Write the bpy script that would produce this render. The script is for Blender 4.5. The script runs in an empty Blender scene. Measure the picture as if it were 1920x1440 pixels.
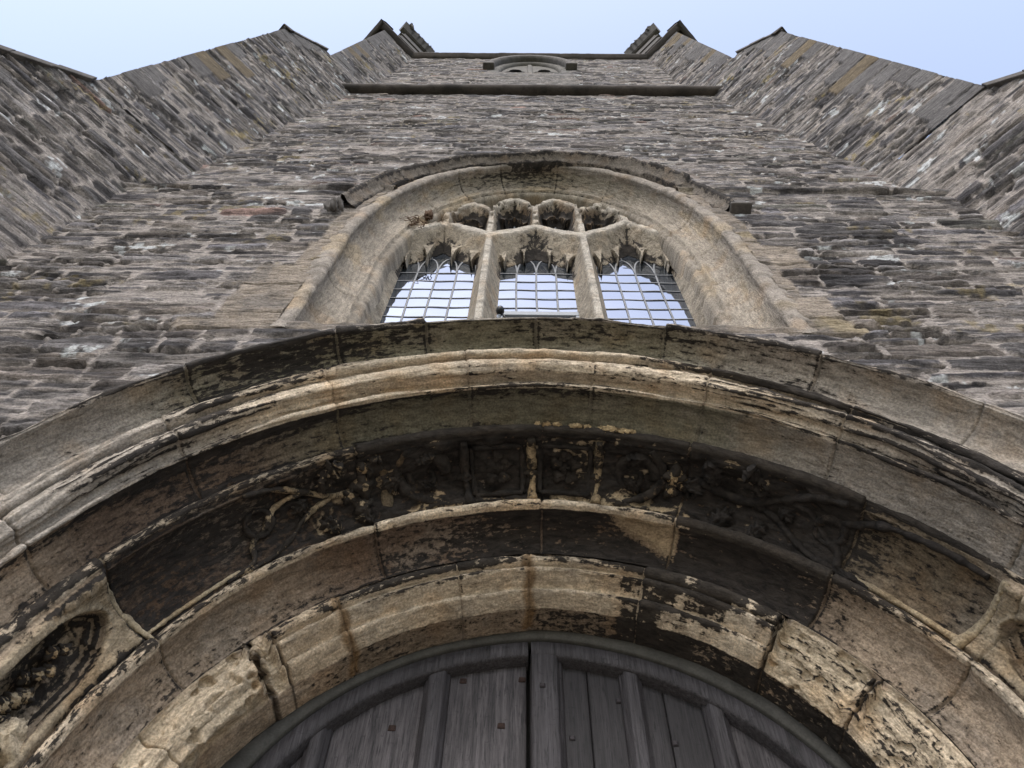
import bpy, math, random
import numpy as np
from mathutils import Matrix, Vector
R = math.radians
C = bpy.context.scene.collection
sc = bpy.context.scene

# ------------------------------------------------------------------ camera
def make_camera():
    p, yaw, roll, x0 = 1.0957, 0.0125, 0.011, -0.0774
    cp, sp, cy, sy, c, s = math.cos(p), math.sin(p), math.cos(yaw), math.sin(yaw), math.cos(roll), math.sin(roll)
    def d(u, v, w):
        u1, v1 = c*u - s*v, s*u + c*v
        a, b = cy*u1 - sy*w, sy*u1 + cy*w
        return Vector((a, b*cp - v1*sp, b*sp + v1*cp))
    rt, up, fw = d(1, 0, 0), d(0, 1, 0), d(0, 0, 1)
    cam = bpy.data.cameras.new('camera'); cam.lens = 28.8; cam.sensor_width = 36; cam.sensor_fit = 'HORIZONTAL'
    cam.clip_start = .02; cam.clip_end = 5000
    o = bpy.data.objects.new('camera', cam); C.objects.link(o)
    M = Matrix((( rt.x, up.x, -fw.x, x0), (rt.y, up.y, -fw.y, 0), (rt.z, up.z, -fw.z, 1.6), (0, 0, 0, 1)))
    o.matrix_world = M
    sc.camera = o
make_camera()

# ------------------------------------------------------------------ sky and sun (soft, veiled daylight)
SUN_EL, SUN_AZ = 47, 190        # azimuth measured clockwise from +y; 180 is behind the photographer
w = bpy.data.worlds.new('World'); sc.world = w; w.use_nodes = True
nt = w.node_tree; nt.nodes.clear()
out = nt.nodes.new('ShaderNodeOutputWorld'); bg = nt.nodes.new('ShaderNodeBackground')
sky = nt.nodes.new('ShaderNodeTexSky'); sky.sky_type = 'NISHITA'; sky.sun_disc = False
sky.sun_elevation = R(SUN_EL); sky.sun_rotation = R(SUN_AZ); sky.air_density = 1.0; sky.dust_density = 2.5; sky.ozone_density = 1.5
hs = nt.nodes.new('ShaderNodeHueSaturation'); hs.inputs['Saturation'].default_value = .74
nt.links.new(sky.outputs[0], hs.inputs['Color']); nt.links.new(hs.outputs[0], bg.inputs[0])
bg.inputs[1].default_value = 0.15
nt.links.new(bg.outputs[0], out.inputs[0])
sun = bpy.data.lights.new('sun', 'SUN'); sun.energy = 0.5; sun.angle = R(20); sun.color = (1, .97, .93)
so = bpy.data.objects.new('sun', sun); C.objects.link(so)
az, el = R(SUN_AZ), R(SUN_EL)
sd = Vector((math.sin(az)*math.cos(el), math.cos(az)*math.cos(el), math.sin(el)))
so.rotation_euler = sd.to_track_quat('Z', 'Y').to_euler(); so.location = (0, -8, 20)
sc.view_settings.view_transform = 'Standard'; sc.view_settings.look = 'None'
sc.view_settings.gamma = 1; sc.view_settings.use_curve_mapping = False
sc.view_settings.exposure = 1.38

# ------------------------------------------------------------------ numpy noise
def h2(ix, iy, seed):
    with np.errstate(over='ignore'):
        n = (ix.astype(np.int64)*374761393 + iy.astype(np.int64)*668265263 + seed*974634777) & 0xffffffff
        n = ((n ^ (n >> 13))*1274126177) & 0xffffffff
        n = ((n ^ (n >> 16))*2246822519) & 0xffffffff
        n = n ^ (n >> 15)
    return (n & 0xffffff)/16777215.0
def vn(x, y, seed=0):
    ix, iy = np.floor(x), np.floor(y); fx, fy = x-ix, y-iy
    fx = fx*fx*(3-2*fx); fy = fy*fy*(3-2*fy)
    ix = ix.astype(np.int64); iy = iy.astype(np.int64)
    a, b, c, d = h2(ix, iy, seed), h2(ix+1, iy, seed), h2(ix, iy+1, seed), h2(ix+1, iy+1, seed)
    return (a*(1-fx)+b*fx)*(1-fy) + (c*(1-fx)+d*fx)*fy
def fbm(x, y, seed=0, o=4, g=.5):
    t, a, n = 0, 1., 0.
    for k in range(o):
        t = t + a*vn(x*2**k + 13.7*k, y*2**k - 7.3*k, seed+k*17); n += a; a *= g
    return t/n
def ss(a, b, x):
    t = np.clip((x-a)/(b-a), 0, 1); return t*t*(3-2*t)
def lerp(a, b, t): return a + (b-a)*t
def mixc(c0, c1, m): return c0 + (np.asarray(c1)-c0)*m[..., None]
def nf(x): return np.clip((x-.5)/.5+.5, 0, 1)      # widen an fbm value towards 0..1

# ------------------------------------------------------------------ object helpers
def setprop(o, label=None, cat=None, group=None, kind=None):
    for k, v in (('label', label), ('category', cat), ('group', group), ('kind', kind)):
        if v: o[k] = v
    return o
def thing(name, loc, label, cat, group=None):
    o = bpy.data.objects.new(name, None); C.objects.link(o); o.location = loc; o.empty_display_size = .2
    return setprop(o, label, cat, group)
def worldloc(o):
    v = Vector(o.location)
    return v
def link(name, me, mat, parent=None, label=None):
    o = bpy.data.objects.new(name, me); C.objects.link(o)
    if mat: me.materials.append(mat)
    if parent is not None:
        o.parent = parent
        if parent.type == 'EMPTY': o.matrix_parent_inverse = Matrix.Translation(-Vector(parent.location))
    if label: o['label'] = label
    return o
def mesh_np(name, V, F, attrs=None, smooth=True):
    """V (n,3), F (m,4) int quads (or list of polygons)"""
    me = bpy.data.meshes.new(name)
    if isinstance(F, np.ndarray):
        V = np.ascontiguousarray(V, dtype=np.float32); F = np.ascontiguousarray(F, dtype=np.int32)
        me.vertices.add(len(V)); me.vertices.foreach_set('co', V.ravel())
        k = F.shape[1]
        me.loops.add(F.size); me.loops.foreach_set('vertex_index', F.ravel())
        me.polygons.add(len(F)); me.polygons.foreach_set('loop_start', np.arange(0, F.size, k, dtype=np.int32))
        me.update(calc_edges=True)
    else:
        me.from_pydata([tuple(map(float, v)) for v in V], [], F)
    if smooth: me.polygons.foreach_set('use_smooth', np.ones(len(me.polygons), dtype=bool))
    for k, a in (attrs or {}).items():
        a = np.asarray(a, dtype=np.float32)
        if a.ndim == 2:
            at = me.attributes.new(k, 'FLOAT_COLOR', 'POINT')
            if a.shape[1] == 3: a = np.concatenate([a, np.ones((len(a), 1), np.float32)], 1)
            at.data.foreach_set('color', np.ascontiguousarray(a).ravel())
        else:
            at = me.attributes.new(k, 'FLOAT', 'POINT'); at.data.foreach_set('value', np.ascontiguousarray(a).ravel())
    me.update()
    return me
def grid_faces(n, m, keep=None, flip=False):
    i = np.arange(n*m).reshape(n, m)
    a, b, c, d = i[:-1, :-1], i[1:, :-1], i[1:, 1:], i[:-1, 1:]
    F = np.stack([a, b, c, d] if not flip else [a, d, c, b], -1).reshape(-1, 4)
    if keep is not None:
        k = keep[:-1, :-1] & keep[1:, :-1] & keep[1:, 1:] & keep[:-1, 1:]
        F = F[k.ravel()]
    return F
def grid_obj(name, P, mat, parent, attrs=None, keep=None, flip=False, label=None):
    n, m = P.shape[:2]
    F = grid_faces(n, m, keep, flip)
    if attrs and 'crust' in attrs and 'flow' not in attrs: attrs = {**attrs, 'flow': P.astype(np.float32)}
    A = {k: (v.reshape(-1, v.shape[-1]) if v.ndim == 3 else v.reshape(-1)) for k, v in (attrs or {}).items()}
    V = P.reshape(-1, 3)
    used = np.zeros(len(V), bool); used[F.ravel()] = True
    if not used.all():
        re = np.cumsum(used)-1; F = re[F]; V = V[used]; A = {k: v[used] for k, v in A.items()}
    return link(name, mesh_np(name, V, F.astype(np.int32), A), mat, parent, label)
class MB:
    """collects simple solids into one mesh"""
    def __init__(s): s.v = []; s.f = []
    def add(s, V, F):
        k = len(s.v); s.v += [tuple(map(float, p)) for p in V]; s.f += [tuple(i+k for i in f) for f in F]
    def box(s, x0, x1, y0, y1, z0, z1):
        s.hexa([(x0,y0,z0),(x1,y0,z0),(x1,y1,z0),(x0,y1,z0),(x0,y0,z1),(x1,y0,z1),(x1,y1,z1),(x0,y1,z1)])
    def hexa(s, p):
        s.add(p, [(0,3,2,1),(4,5,6,7),(0,1,5,4),(1,2,6,5),(2,3,7,6),(3,0,4,7)])
    def tube(s, pts, rad, n=8):
        pts = np.asarray(pts, float); m = len(pts)
        rad = np.broadcast_to(np.asarray(rad, float), (m,))
        T = np.gradient(pts, axis=0); T /= np.linalg.norm(T, axis=1)[:, None]+1e-9
        a = np.array([0.31, -.9, .3]); V = []
        for i in range(m):
            u = np.cross(T[i], a); u /= np.linalg.norm(u)+1e-9; q = np.cross(T[i], u)
            for k in range(n):
                an = 2*math.pi*k/n
                V.append(pts[i] + rad[i]*(math.cos(an)*u + math.sin(an)*q))
        F = [(i*n+k, i*n+(k+1) % n, (i+1)*n+(k+1) % n, (i+1)*n+k) for i in range(m-1) for k in range(n)]
        F += [tuple(range(n-1, -1, -1)), tuple((m-1)*n+k for k in range(n))]
        s.add(V, F)
    def blob(s, c, rx, ry, rz, seed=0, amp=.25, n=14, rot=None, freq=2.2, lobes=0, lob=.25):
        th = np.linspace(0, math.pi, n); ph = np.linspace(0, 2*math.pi, 2*n, endpoint=False)
        T, P = np.meshgrid(th, ph, indexing='ij')
        d = np.stack([np.sin(T)*np.cos(P), np.sin(T)*np.sin(P), np.cos(T)], -1)
        k = 1+amp*2*(fbm(d[..., 0]*freq+d[..., 2]*1.7+5, d[..., 1]*freq+d[..., 2]*freq+9, seed, 3)-.5)
        if lobes: k = k*(1+lob*np.cos(lobes*P)*np.sin(T))
        q = d*k[..., None]*np.array([rx, ry, rz])
        if rot is not None: q = q @ np.asarray(rot).T
        V = (q+np.array(c)).reshape(-1, 3); m = 2*n
        F = [(i*m+j, i*m+(j+1) % m, (i+1)*m+(j+1) % m, (i+1)*m+j) for i in range(n-1) for j in range(m)]
        s.add(V, F)
    def build(s, name, mat, parent=None, smooth=False, bevel=0, label=None):
        me = mesh_np(name, s.v, s.f, smooth=smooth)
        o = link(name, me, mat, parent, label)
        if bevel:
            b = o.modifiers.new('b', 'BEVEL'); b.width = bevel; b.segments = 2; b.limit_method = 'ANGLE'
        return o

# ------------------------------------------------------------------ materials
class NT:
    def __init__(s, name):
        s.m = bpy.data.materials.new(name); s.m.use_nodes = True; s.t = s.m.node_tree
        s.b = s.t.nodes['Principled BSDF']; s.b.inputs['Roughness'].default_value = .92
        s.b.inputs['Specular IOR Level'].default_value = .18
    def n(s, t, **k):
        q = s.t.nodes.new(t)
        for a, v in k.items(): setattr(q, a, v)
        return q
    def l(s, a, b): s.t.links.new(a, b)
    def coord(s, scale=(1, 1, 1)):
        tc = s.n('ShaderNodeTexCoord'); mp = s.n('ShaderNodeMapping'); mp.inputs['Scale'].default_value = scale
        s.l(tc.outputs['Object'], mp.inputs['Vector']); return mp.outputs[0]
    def noise(s, vec, scale, detail=6, rough=.6, dist=0):
        q = s.n('ShaderNodeTexNoise'); q.inputs['Scale'].default_value = scale; q.inputs['Detail'].default_value = detail
        q.inputs['Roughness'].default_value = rough; q.inputs['Distortion'].default_value = dist
        s.l(vec, q.inputs['Vector']); return q.outputs['Fac']
    def attr(s, name, fac=False):
        q = s.n('ShaderNodeAttribute', attribute_name=name); return q.outputs['Fac' if fac else 'Color']
    def rng(s, x, a, b, c=0., d=1., smooth=False):
        q = s.n('ShaderNodeMapRange'); q.interpolation_type = 'SMOOTHSTEP' if smooth else 'LINEAR'
        s.l(x, q.inputs[0])
        for i, v in enumerate((a, b, c, d)): q.inputs[i+1].default_value = v
        return q.outputs[0]
    def math(s, op, a, b):
        q = s.n('ShaderNodeMath', operation=op)
        for i, v in enumerate((a, b)):
            if isinstance(v, (int, float)): q.inputs[i].default_value = v
            else: s.l(v, q.inputs[i])
        return q.outputs[0]
    def mix(s, f, a, b, mode='MIX'):
        q = s.n('ShaderNodeMix', data_type='RGBA', blend_type=mode)
        for i, v in ((0, f), (6, a), (7, b)):
            if isinstance(v, (int, float)): q.inputs[i].default_value = v
            elif isinstance(v, tuple): q.inputs[i].default_value = (*v, 1)
            else: s.l(v, q.inputs[i])
        return q.outputs[2]
    def bump(s, h, strength, dist, prev=None):
        q = s.n('ShaderNodeBump'); q.inputs['Strength'].default_value = strength; q.inputs['Distance'].default_value = dist
        s.l(h, q.inputs['Height'])
        if prev is not None: s.l(prev, q.inputs['Normal'])
        return q.outputs[0]
    def done(s, col=None, nor=None, rough=None):
        if col is not None: s.l(col, s.b.inputs['Base Color'])
        if nor is not None: s.l(nor, s.b.inputs['Normal'])
        if rough is not None: s.b.inputs['Roughness'].default_value = rough
        return s.m
def mat_rubble():
    q = NT('rubble_stone'); col = q.attr('Col')
    v1 = q.coord((.7, .7, 4.2)); v2 = q.coord((1, 1, 1))
    a = q.noise(v1, 15, 9, .72, .5); b = q.noise(v2, 95, 5, .65)
    k = q.math('MULTIPLY', q.rng(a, .30, .70, .30, 1.75), q.rng(b, .3, .7, .62, 1.38))
    c = q.mix(1.0, col, k, 'MULTIPLY')
    sp = q.noise(v2, 48, 4, .7); k = q.math('MULTIPLY', k, q.rng(sp, .34, .66, .38, 1.62))
    pit = q.rng(q.noise(v1, 34, 5, .7), .60, .67, 0, .85)
    lich = q.rng(q.noise(v2, 42, 4, .55), .70, .74, 0, .6)
    c = q.mix(lich, c, (.27, .265, .24))
    dk = q.rng(q.noise(v2, 30, 6, .7), .62, .70, 0, .7)
    c = q.mix(dk, c, (.03, .028, .028))
    c = q.mix(pit, c, (.020, .018, .019))
    n1 = q.bump(a, .9, .022); n2 = q.bump(b, .6, .005, q.bump(sp, .6, .010, n1))
    return q.done(c, n2)
def mat_crusted():
    """limestone: cream body (attribute Col), black sulphate crust (attribute crust) that flakes off"""
    q = NT('weathered_limestone'); col = q.attr('Col'); cr = q.attr('crust', True)
    v = q.coord(); v3 = q.attr('flow')
    fine = q.noise(v, 130, 6, .65); mid = q.noise(v3, 22, 9, .66, .5); big = q.noise(v, 6, 4, .5)
    k = q.math('MULTIPLY', q.rng(mid, .28, .72, .52, 1.48), q.rng(fine, .32, .68, .60, 1.40))
    c = q.mix(1.0, col, k, 'MULTIPLY')
    warm = q.rng(big, .52, .68, 0, .4)
    c = q.mix(warm, c, q.mix(1.0, c, (1.05, .82, .58), 'MULTIPLY'))
    fl = q.noise(v3, 24, 12, .72, .35)
    lev = q.rng(q.math('ADD', q.rng(fl, .28, .72), q.math('MULTIPLY', fine, .14)), 0.05, 1.09)
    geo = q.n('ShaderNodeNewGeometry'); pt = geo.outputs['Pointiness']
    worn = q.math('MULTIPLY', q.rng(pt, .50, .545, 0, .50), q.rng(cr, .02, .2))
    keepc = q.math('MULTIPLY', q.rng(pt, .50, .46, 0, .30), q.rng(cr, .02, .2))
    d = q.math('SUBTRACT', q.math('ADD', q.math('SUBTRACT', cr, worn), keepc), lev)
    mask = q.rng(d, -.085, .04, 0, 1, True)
    soot = q.rng(d, -.40, .05, 0, .55, True)
    c = q.mix(soot, c, q.mix(1.0, c, (.42, .38, .34), 'MULTIPLY'))
    blk = q.mix(q.rng(mid, .35, .7), (.012, .011, .0105), (.048, .041, .036))
    c = q.mix(q.math('MULTIPLY', mask, .96), c, blk)
    n1 = q.bump(mask, .55, .004); n2 = q.bump(mid, .85, .016, n1); n3 = q.bump(fine, .9, .005, n2)
    return q.done(c, n3)
def mat_plain(name, col, scale=14, var=.35, bump=.4, rough=.9, dirt=None, stretch=(1, 1, 1)):
    q = NT(name); v = q.coord(stretch); a = q.noise(v, scale, 8, .65); b = q.noise(q.coord(), scale*7, 5, .6)
    k = q.math('MULTIPLY', q.rng(a, .25, .75, 1-var, 1+var), q.rng(b, .3, .7, .82, 1.18))
    c = q.mix(1.0, col, k, 'MULTIPLY')
    if dirt: c = q.mix(q.rng(q.noise(v, scale*.5, 8, .7), .5, .62, 0, .85), c, dirt)
    return q.done(c, q.bump(b, bump, .003, q.bump(a, bump, .01)), rough)
def mat_wood(name, col, light, gs=1.0, rough=.7):
    q = NT(name)
    v = q.coord((60*gs, 60*gs, 2.2)); g = q.noise(v, 1.6, 9, .75, .3); v2 = q.coord((1, 1, .5)); b = q.noise(v2, 6, 5, .6)
    f = q.noise(q.coord((190, 190, 14)), 1, 4, .6)
    c = q.mix(q.rng(g, .36, .66), (col[0]*.6, col[1]*.58, col[2]*.58), light)
    c = q.mix(q.rng(b, .3, .75, 0, .55), c, (col[0]*.55, col[1]*.5, col[2]*.5))
    ck = q.noise(q.coord((26, 26, 70)), 1, 5, .7); c = q.mix(q.rng(ck, .58, .70, 0, .65), c, (col[0]*.35, col[1]*.33, col[2]*.33))
    c = q.mix(q.rng(f, .55, .66, 0, .85), c, (col[0]*.3, col[1]*.3, col[2]*.3))
    q.b.inputs['Specular IOR Level'].default_value = .35
    return q.done(c, q.bump(f, .5, .002, q.bump(g, .7, .004)), rough)
M = {}
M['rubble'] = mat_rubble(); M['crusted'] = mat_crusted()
M['string'] = mat_plain('dark_string_stone', (.055, .046, .040), 9, .5, .5, dirt=(.02, .018, .016))
M['slab'] = mat_plain('weathering_slab_stone', (.105, .096, .09), 10, .4, .5)
M['belfry'] = mat_plain('pale_ashlar', (.125, .117, .106), 8, .3, .4)
M['wood'] = mat_wood('aged_oak', (.019, .0172, .0185), (.068, .062, .067))
M['plank'] = mat_wood('split_oak_board', (.022, .020, .0215), (.098, .087, .089), .7)
M['board'] = mat_wood('smooth_oak_board', (.014, .0125, .0132), (.038, .034, .036))
M['framewood'] = mat_plain('grey_green_oak_frame', (.060, .058, .052), 16, .35, .4, .8)
M['iron'] = mat_plain('dark_iron', (.03, .026, .028), 60, .4, .3, .6)
M['rust'] = mat_plain('rusty_iron', (.026, .016, .013), 70, .5, .5, .85)
M['lead'] = mat_plain('lead_came', (.16, .165, .175), 60, .3, .2, .55)
M['white'] = mat_plain('grey_white_paint', (.20, .215, .235), 30, .12, .1, .5)
M['black'] = mat_plain('black_plastic', (.012, .012, .013), 80, .2, .1, .35)
M['twig'] = mat_plain('dry_stem', (.09, .055, .035), 60, .4, .3)
M['dark'] = mat_plain('dark_interior', (.02, .019, .018), 3, .3, .2)  # darkness of the interior put into the colour
M['ground'] = mat_plain('short_turf', (.085, .095, .045), 5, .5, .6)
M['path'] = mat_plain('pale_bounce_flags', (.40, .365, .31), 4, .3, .5)  # paled so the paving bounces light up to the undersides
def mat_glass():
    q = NT('leaded_glass'); v = q.coord()
    q.b.inputs['Base Color'].default_value = (.012, .015, .017, 1); q.b.inputs['Roughness'].default_value = .02
    nn = q.bump(q.noise(v, 5, 2, .5), .05, .02)
    g = q.n('ShaderNodeBsdfGlossy'); g.inputs['Roughness'].default_value = .015; g.inputs['Color'].default_value = (.68, .78, 1, 1)
    q.l(nn, g.inputs['Normal']); q.l(nn, q.b.inputs['Normal'])
    mx = q.n('ShaderNodeMixShader'); mx.inputs[0].default_value = .34
    q.l(q.b.outputs[0], mx.inputs[1]); q.l(g.outputs[0], mx.inputs[2])
    q.l(mx.outputs[0], q.t.nodes['Material Output'].inputs[0])
    return q.m
M['glass'] = mat_glass()

# ------------------------------------------------------------------ rubble masonry
PAL = np.array([(.150,.142,.142),(.105,.100,.105),(.190,.178,.172),(.165,.145,.130),(.125,.112,.105),(.205,.190,.180),(.140,.135,.145),(.175,.120,.105),(.085,.080,.082),(.155,.150,.135)])
PAL = PAL*np.array((.80, .785, .775))
PALP = np.array([.2,.15,.14,.11,.12,.09,.07,.015,.075,.03])
MORT = np.array((.250,.222,.200))
LIME = np.array((.360,.315,.255))
def rubble(x, z, seed, hmin=.07, hmax=.15, lmin=.16, lmax=.55, pale=0., lichen=.5):
    """coursed rubble: returns height off the wall plane and colour for points (x along, z up)"""
    rg = np.random.RandomState(seed)
    zw = z + .075*(fbm(x*.9, z*1.3, seed+1, 3)-.5) + .035*(fbm(x*4.5, z*7, seed+2, 3)-.5)
    xw = x + .07*(fbm(x*3, z*6, seed+3, 3)-.5)
    hs_ = rg.uniform(hmin, hmax, int((zw.max()-zw.min())/hmin)+3); ed = zw.min()-.01+np.concatenate([[0], np.cumsum(hs_)])
    ci = np.clip(np.searchsorted(ed, zw.ravel())-1, 0, len(hs_)-1).reshape(z.shape)
    xl = np.zeros_like(x); xr = np.zeros_like(x); jj = np.zeros(x.shape, np.int64)
    xmin, xmax = xw.min()-1, xw.max()+1
    order = np.argsort(ci.ravel(), kind='stable'); cs = ci.ravel()[order]; st = np.searchsorted(cs, np.arange(len(hs_)+1))
    xf = xw.ravel(); L = xl.ravel().copy(); Rr = xr.ravel().copy(); J = jj.ravel().copy()
    for k in range(len(hs_)):
        ids = order[st[k]:st[k+1]]
        if not len(ids): continue
        ln = np.exp(rg.uniform(math.log(lmin), math.log(lmax), int((xmax-xmin)/lmin)+4)); e = xmin-rg.uniform(0, .5)+np.concatenate([[0], np.cumsum(ln)])
        q = np.clip(np.searchsorted(e, xf[ids])-1, 0, len(ln)-1)
        L[ids] = e[q]; Rr[ids] = e[q+1]; J[ids] = q
    xl, xr, jj = L.reshape(x.shape), Rr.reshape(x.shape), J.reshape(x.shape)
    zb, ztp = ed[ci], ed[ci]+hs_[ci]
    sid = jj*2
    sp = (h2(ci, jj, seed+5) < .38) & (hs_[ci] > hmin*1.25)
    cut = zb + (ztp-zb)*(.35+.3*h2(ci, jj, seed+6))
    upper = sp & (zw > cut); lower = sp & ~upper
    zb = np.where(upper, cut, zb); ztp = np.where(lower, cut, ztp)
    mid = xl+(xr-xl)*(.35+.3*h2(ci, jj*2+upper, seed+8)); hz = sp & (h2(ci, jj*2+upper, seed+7) < .4) & ((xr-xl) > .3)
    rgt = hz & (xw > mid); lft = hz & ~rgt
    xl = np.where(rgt, mid, xl); xr = np.where(lft, mid, xr)
    sid = jj*4+upper*2+rgt*1
    ex = np.minimum(xw-xl, xr-xw); ez = np.minimum(zw-zb, ztp-zw)
    hh = .5*(ztp-zb); rx = np.minimum(.05+.09*h2(ci, sid, seed+51), .42*(xr-xl))
    lens = hh*(1-np.sqrt(np.clip(1-(1-np.clip(ex/rx, 0, 1))**2.2, 0, 1)))*(.35+.65*h2(ci, sid, seed+52))
    e = np.minimum(ex, ez-lens)
    e = e+.026*(fbm(x*8, z*20, seed+9, 4)-.5)+.016*(fbm(x*26, z*44, seed+29, 3)-.5)
    gap = .001+.010*h2(ci, sid, seed+10)**2+.009*ss(.50, .74, fbm(x*.8, z*.8, seed+31, 3))
    m = ss(gap, gap+.007, e)
    bul = 1-np.exp(-np.clip(e-gap, 0, None)/.012)
    r1, r2, r3 = h2(ci, sid, seed+11), h2(ci, sid, seed+12), h2(ci, sid, seed+13)
    lay = fbm(x*5, z*58, seed+14, 4)                      # slaty bedding inside the stones
    lay2 = fbm(x*3, z*26, seed+33, 4)
    H = m*(-.002+.007*bul+.014*(r1-.35)+(zw-.5*(zb+ztp))*.30*(r2-.5)) + m*(.030*(lay-.5)+.026*(lay2-.5)) + .007*(fbm(x*34, z*34, seed+15, 3)-.5) + (1-m)*.008*(fbm(x*9, z*16, seed+35, 3)-.5)
    pi = np.searchsorted(np.cumsum(PALP), r3*.9999); pi = np.clip(pi, 0, len(PAL)-1)
    col = PAL[pi]*(.55+.95*h2(ci, sid, seed+16))[..., None]
    col = col*np.clip(1+1.9*(lay-.5)+1.5*(lay2-.5)+.8*(fbm(x*11, z*16, seed+17, 4)-.5), .25, 2.2)[..., None]
    mc = MORT*(.72+.56*fbm(x*12, z*18, seed+18, 5))[..., None]
    col = mc + (col-mc)*m[..., None]
    smear = ss(.54, .70, fbm(x*3.0, z*7, seed+19, 5))*.55      # mortar washed over the stone faces
    col = mixc(col, MORT*.85, smear*m)
    lw = ss(.738-.035*lichen, .758-.035*lichen, fbm(x*5, z*9, seed+20, 3)*.75+.25*fbm(x*30, z*40, seed+21, 2))
    col = mixc(col, (.48, .49, .49), lw*.9)
    ly = ss(.66, .74, fbm(x*3.4, z*4, seed+22, 4)*.7+.3*fbm(x*26, z*26, seed+23, 2))*lichen
    col = mixc(col, (.24, .19, .095), ly*.7)
    opn = ss(.50, .60, fbm(x*2.2, z*5, seed+41, 4))*ss(.016, .004, e)*(ez <= ex)      # joints washed empty, their deep shadow painted dark
    H = H-opn*.022; col = mixc(col, (.030, .027, .027), opn*.85)
    col = mixc(col, (.030, .028, .030), ss(.54, .66, fbm(x*4, z*22, seed+42, 5))*m*.75)
    if pale: col = col*(1+pale)
    lw = ss(.775-.03*lichen, .795-.03*lichen, fbm(x*5, z*9, seed+20, 3)*.75+.25*fbm(x*30, z*40, seed+21, 2))
    col = mixc(col, (.40, .41, .41), lw*.9)
    ly = ss(.70, .76, fbm(x*3.4, z*4, seed+22, 4)*.7+.3*fbm(x*26, z*26, seed+23, 2))*lichen
    col = mixc(col, (.22, .175, .085), ly*.6)
    return H, np.clip(col, .01, .8)

# ------------------------------------------------------------------ the tower
TW = thing('church_tower', (0, 1.35, 0), 'tall grey rubble stone church tower with carved doorway, traceried window and stepped corner buttresses', 'church tower')
ZC, R0 = 2.8058, 1.0778
WZC = 5.92
def wall_y(z):
    return np.where(z < 7.05, 1.35, np.where(z < 13.4, 1.41+.19*(z-7.05)/6.35, 1.72+.03*(z-13.4)/6.4))
def superell(a, b, n, ph):
    """ph from -pi/2 (left springing) to pi/2 (right springing)"""
    s_, c_ = np.sin(ph), np.cos(ph)
    return np.sign(s_)*a*np.abs(s_)**(2/n), b*np.abs(c_)**(2/n)

def wall_stage(z0, z1, dx, dz, seed, kw, first=False, top=False, x0=-2.95, x1=2.95):
    xs = np.arange(x0, x1+dx, dx); zs = np.arange(z0, z1+dz, dz)
    X, Z = np.meshgrid(xs, zs, indexing='ij')
    H, col = rubble(X, Z, seed, **kw)
    keep = np.ones(X.shape, bool)
    rdoor = np.where(Z > ZC, np.hypot(X, Z-ZC), np.abs(X))
    if z0 < 8:
        keep &= rdoor > R0+.66
        a_, b_ = 1.11, 1.97
        win = np.where(Z > WZC, (np.abs(X)/a_)**2.05+((Z-WZC)/b_)**2.05 < 1, np.abs(X) < a_) & (Z > 4.76)
        keep &= ~win
        # dressed stones of the window jambs and arch
        blk = np.floor((Z-4.5+.12*fbm(X*.4, Z*.01, 3, 1))/.36).astype(np.int64)
        side = (X > 0).astype(np.int64)
        ext = 1.17+.07*h2(blk, side, 77)+np.where((blk <= 1), np.where(side == 0, .34, .16)*(1-.35*blk), .20*(h2(blk, side, 78) > .5))+.03*(fbm(X*9, Z*9, 79, 3)-.5)
        dr = np.where(Z > 6.2, ((np.abs(X)/(1.20+.03*h2(blk, side, 80)))**2.05+(np.clip(Z-WZC, 0, 9)/(2.06))**2.05)**(1/2.05), np.abs(X)/ext)
        dr = np.maximum(dr, (4.70-Z)*30+1)
        m = ss(1.0, .985, dr)
        fz = (Z-4.5)/.36; jz = np.abs(fz-np.round(fz))*.36
        jm = ss(.012, .002, jz)*(Z < 6.25)
        Hd = .004+.030*(fbm(X*9, Z*20, 81, 5)-.5)-.014*jm
        cd = LIME*np.array((.60, .575, .57))*(.7+.6*fbm(X*5, Z*6, 82, 5))[..., None]*(1-.45*jm)[..., None]
        cd = mixc(cd, (.26, .21, .12), ss(.62, .72, fbm(X*4, Z*4, 83, 4))*.6)
        cd = mixc(cd, (.10, .092, .086), ss(.48, .66, fbm(X*7, Z*5, 84, 5))*.55)
        H = lerp(H, Hd, m); col = col+(cd-col)*m[..., None]
    if first:          # thin drip ledge that closes the bottom stage
        led = ss(7.0, 7.025, Z+.012*(fbm(X*3, Z, 90, 3)-.5)); led = led*(.85+.5*ss(.35, .6, fbm(X*1.5, Z*.1, 91, 3)))
        H = H+led*.027
    Y = wall_y(Z)-H
    if first: Y = np.where(Z > 7.05, wall_y(np.full_like(Z, 7.0)), Y)
    if top:           # pale ashlar round the belfry window and its recess
        hw = .58; zsill, zspr, rise = 17.15, 17.6, 1.2
        ar = np.where(Z > zspr, np.sqrt((X/hw)**2+(np.clip(Z-zspr, 0, 9)/rise)**2), np.abs(X)/hw)
        inside = (ar < 1) & (Z > zsill)
        a2 = np.where(Z > zspr, np.sqrt((X/(hw+.22))**2+(np.clip(Z-zspr, 0, 9)/(rise+.25))**2), np.abs(X)/(hw+.12+.2*(h2(np.floor(Z/.32).astype(np.int64), (X > 0).astype(np.int64), 5))))
        m = ss(1.0, .97, a2)*(Z > zsill-2.2)
        cd = np.array((.135, .128, .118))*(.75+.5*fbm(X*6, Z*6, 182, 4))[..., None]
        m = m*(.45+.55*ss(17.0, 17.3, Z)); H = lerp(H, .006*(fbm(X*9, Z*9, 85, 3)-.2), m); col = col+(cd-col)*m[..., None]
        Y = wall_y(Z)-H
        keep &= ~inside
    P = np.stack([X, Y, Z], -1)
    return grid_obj('wall', P, M['rubble'], TW, {'Col': col}, keep, flip=False)
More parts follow.
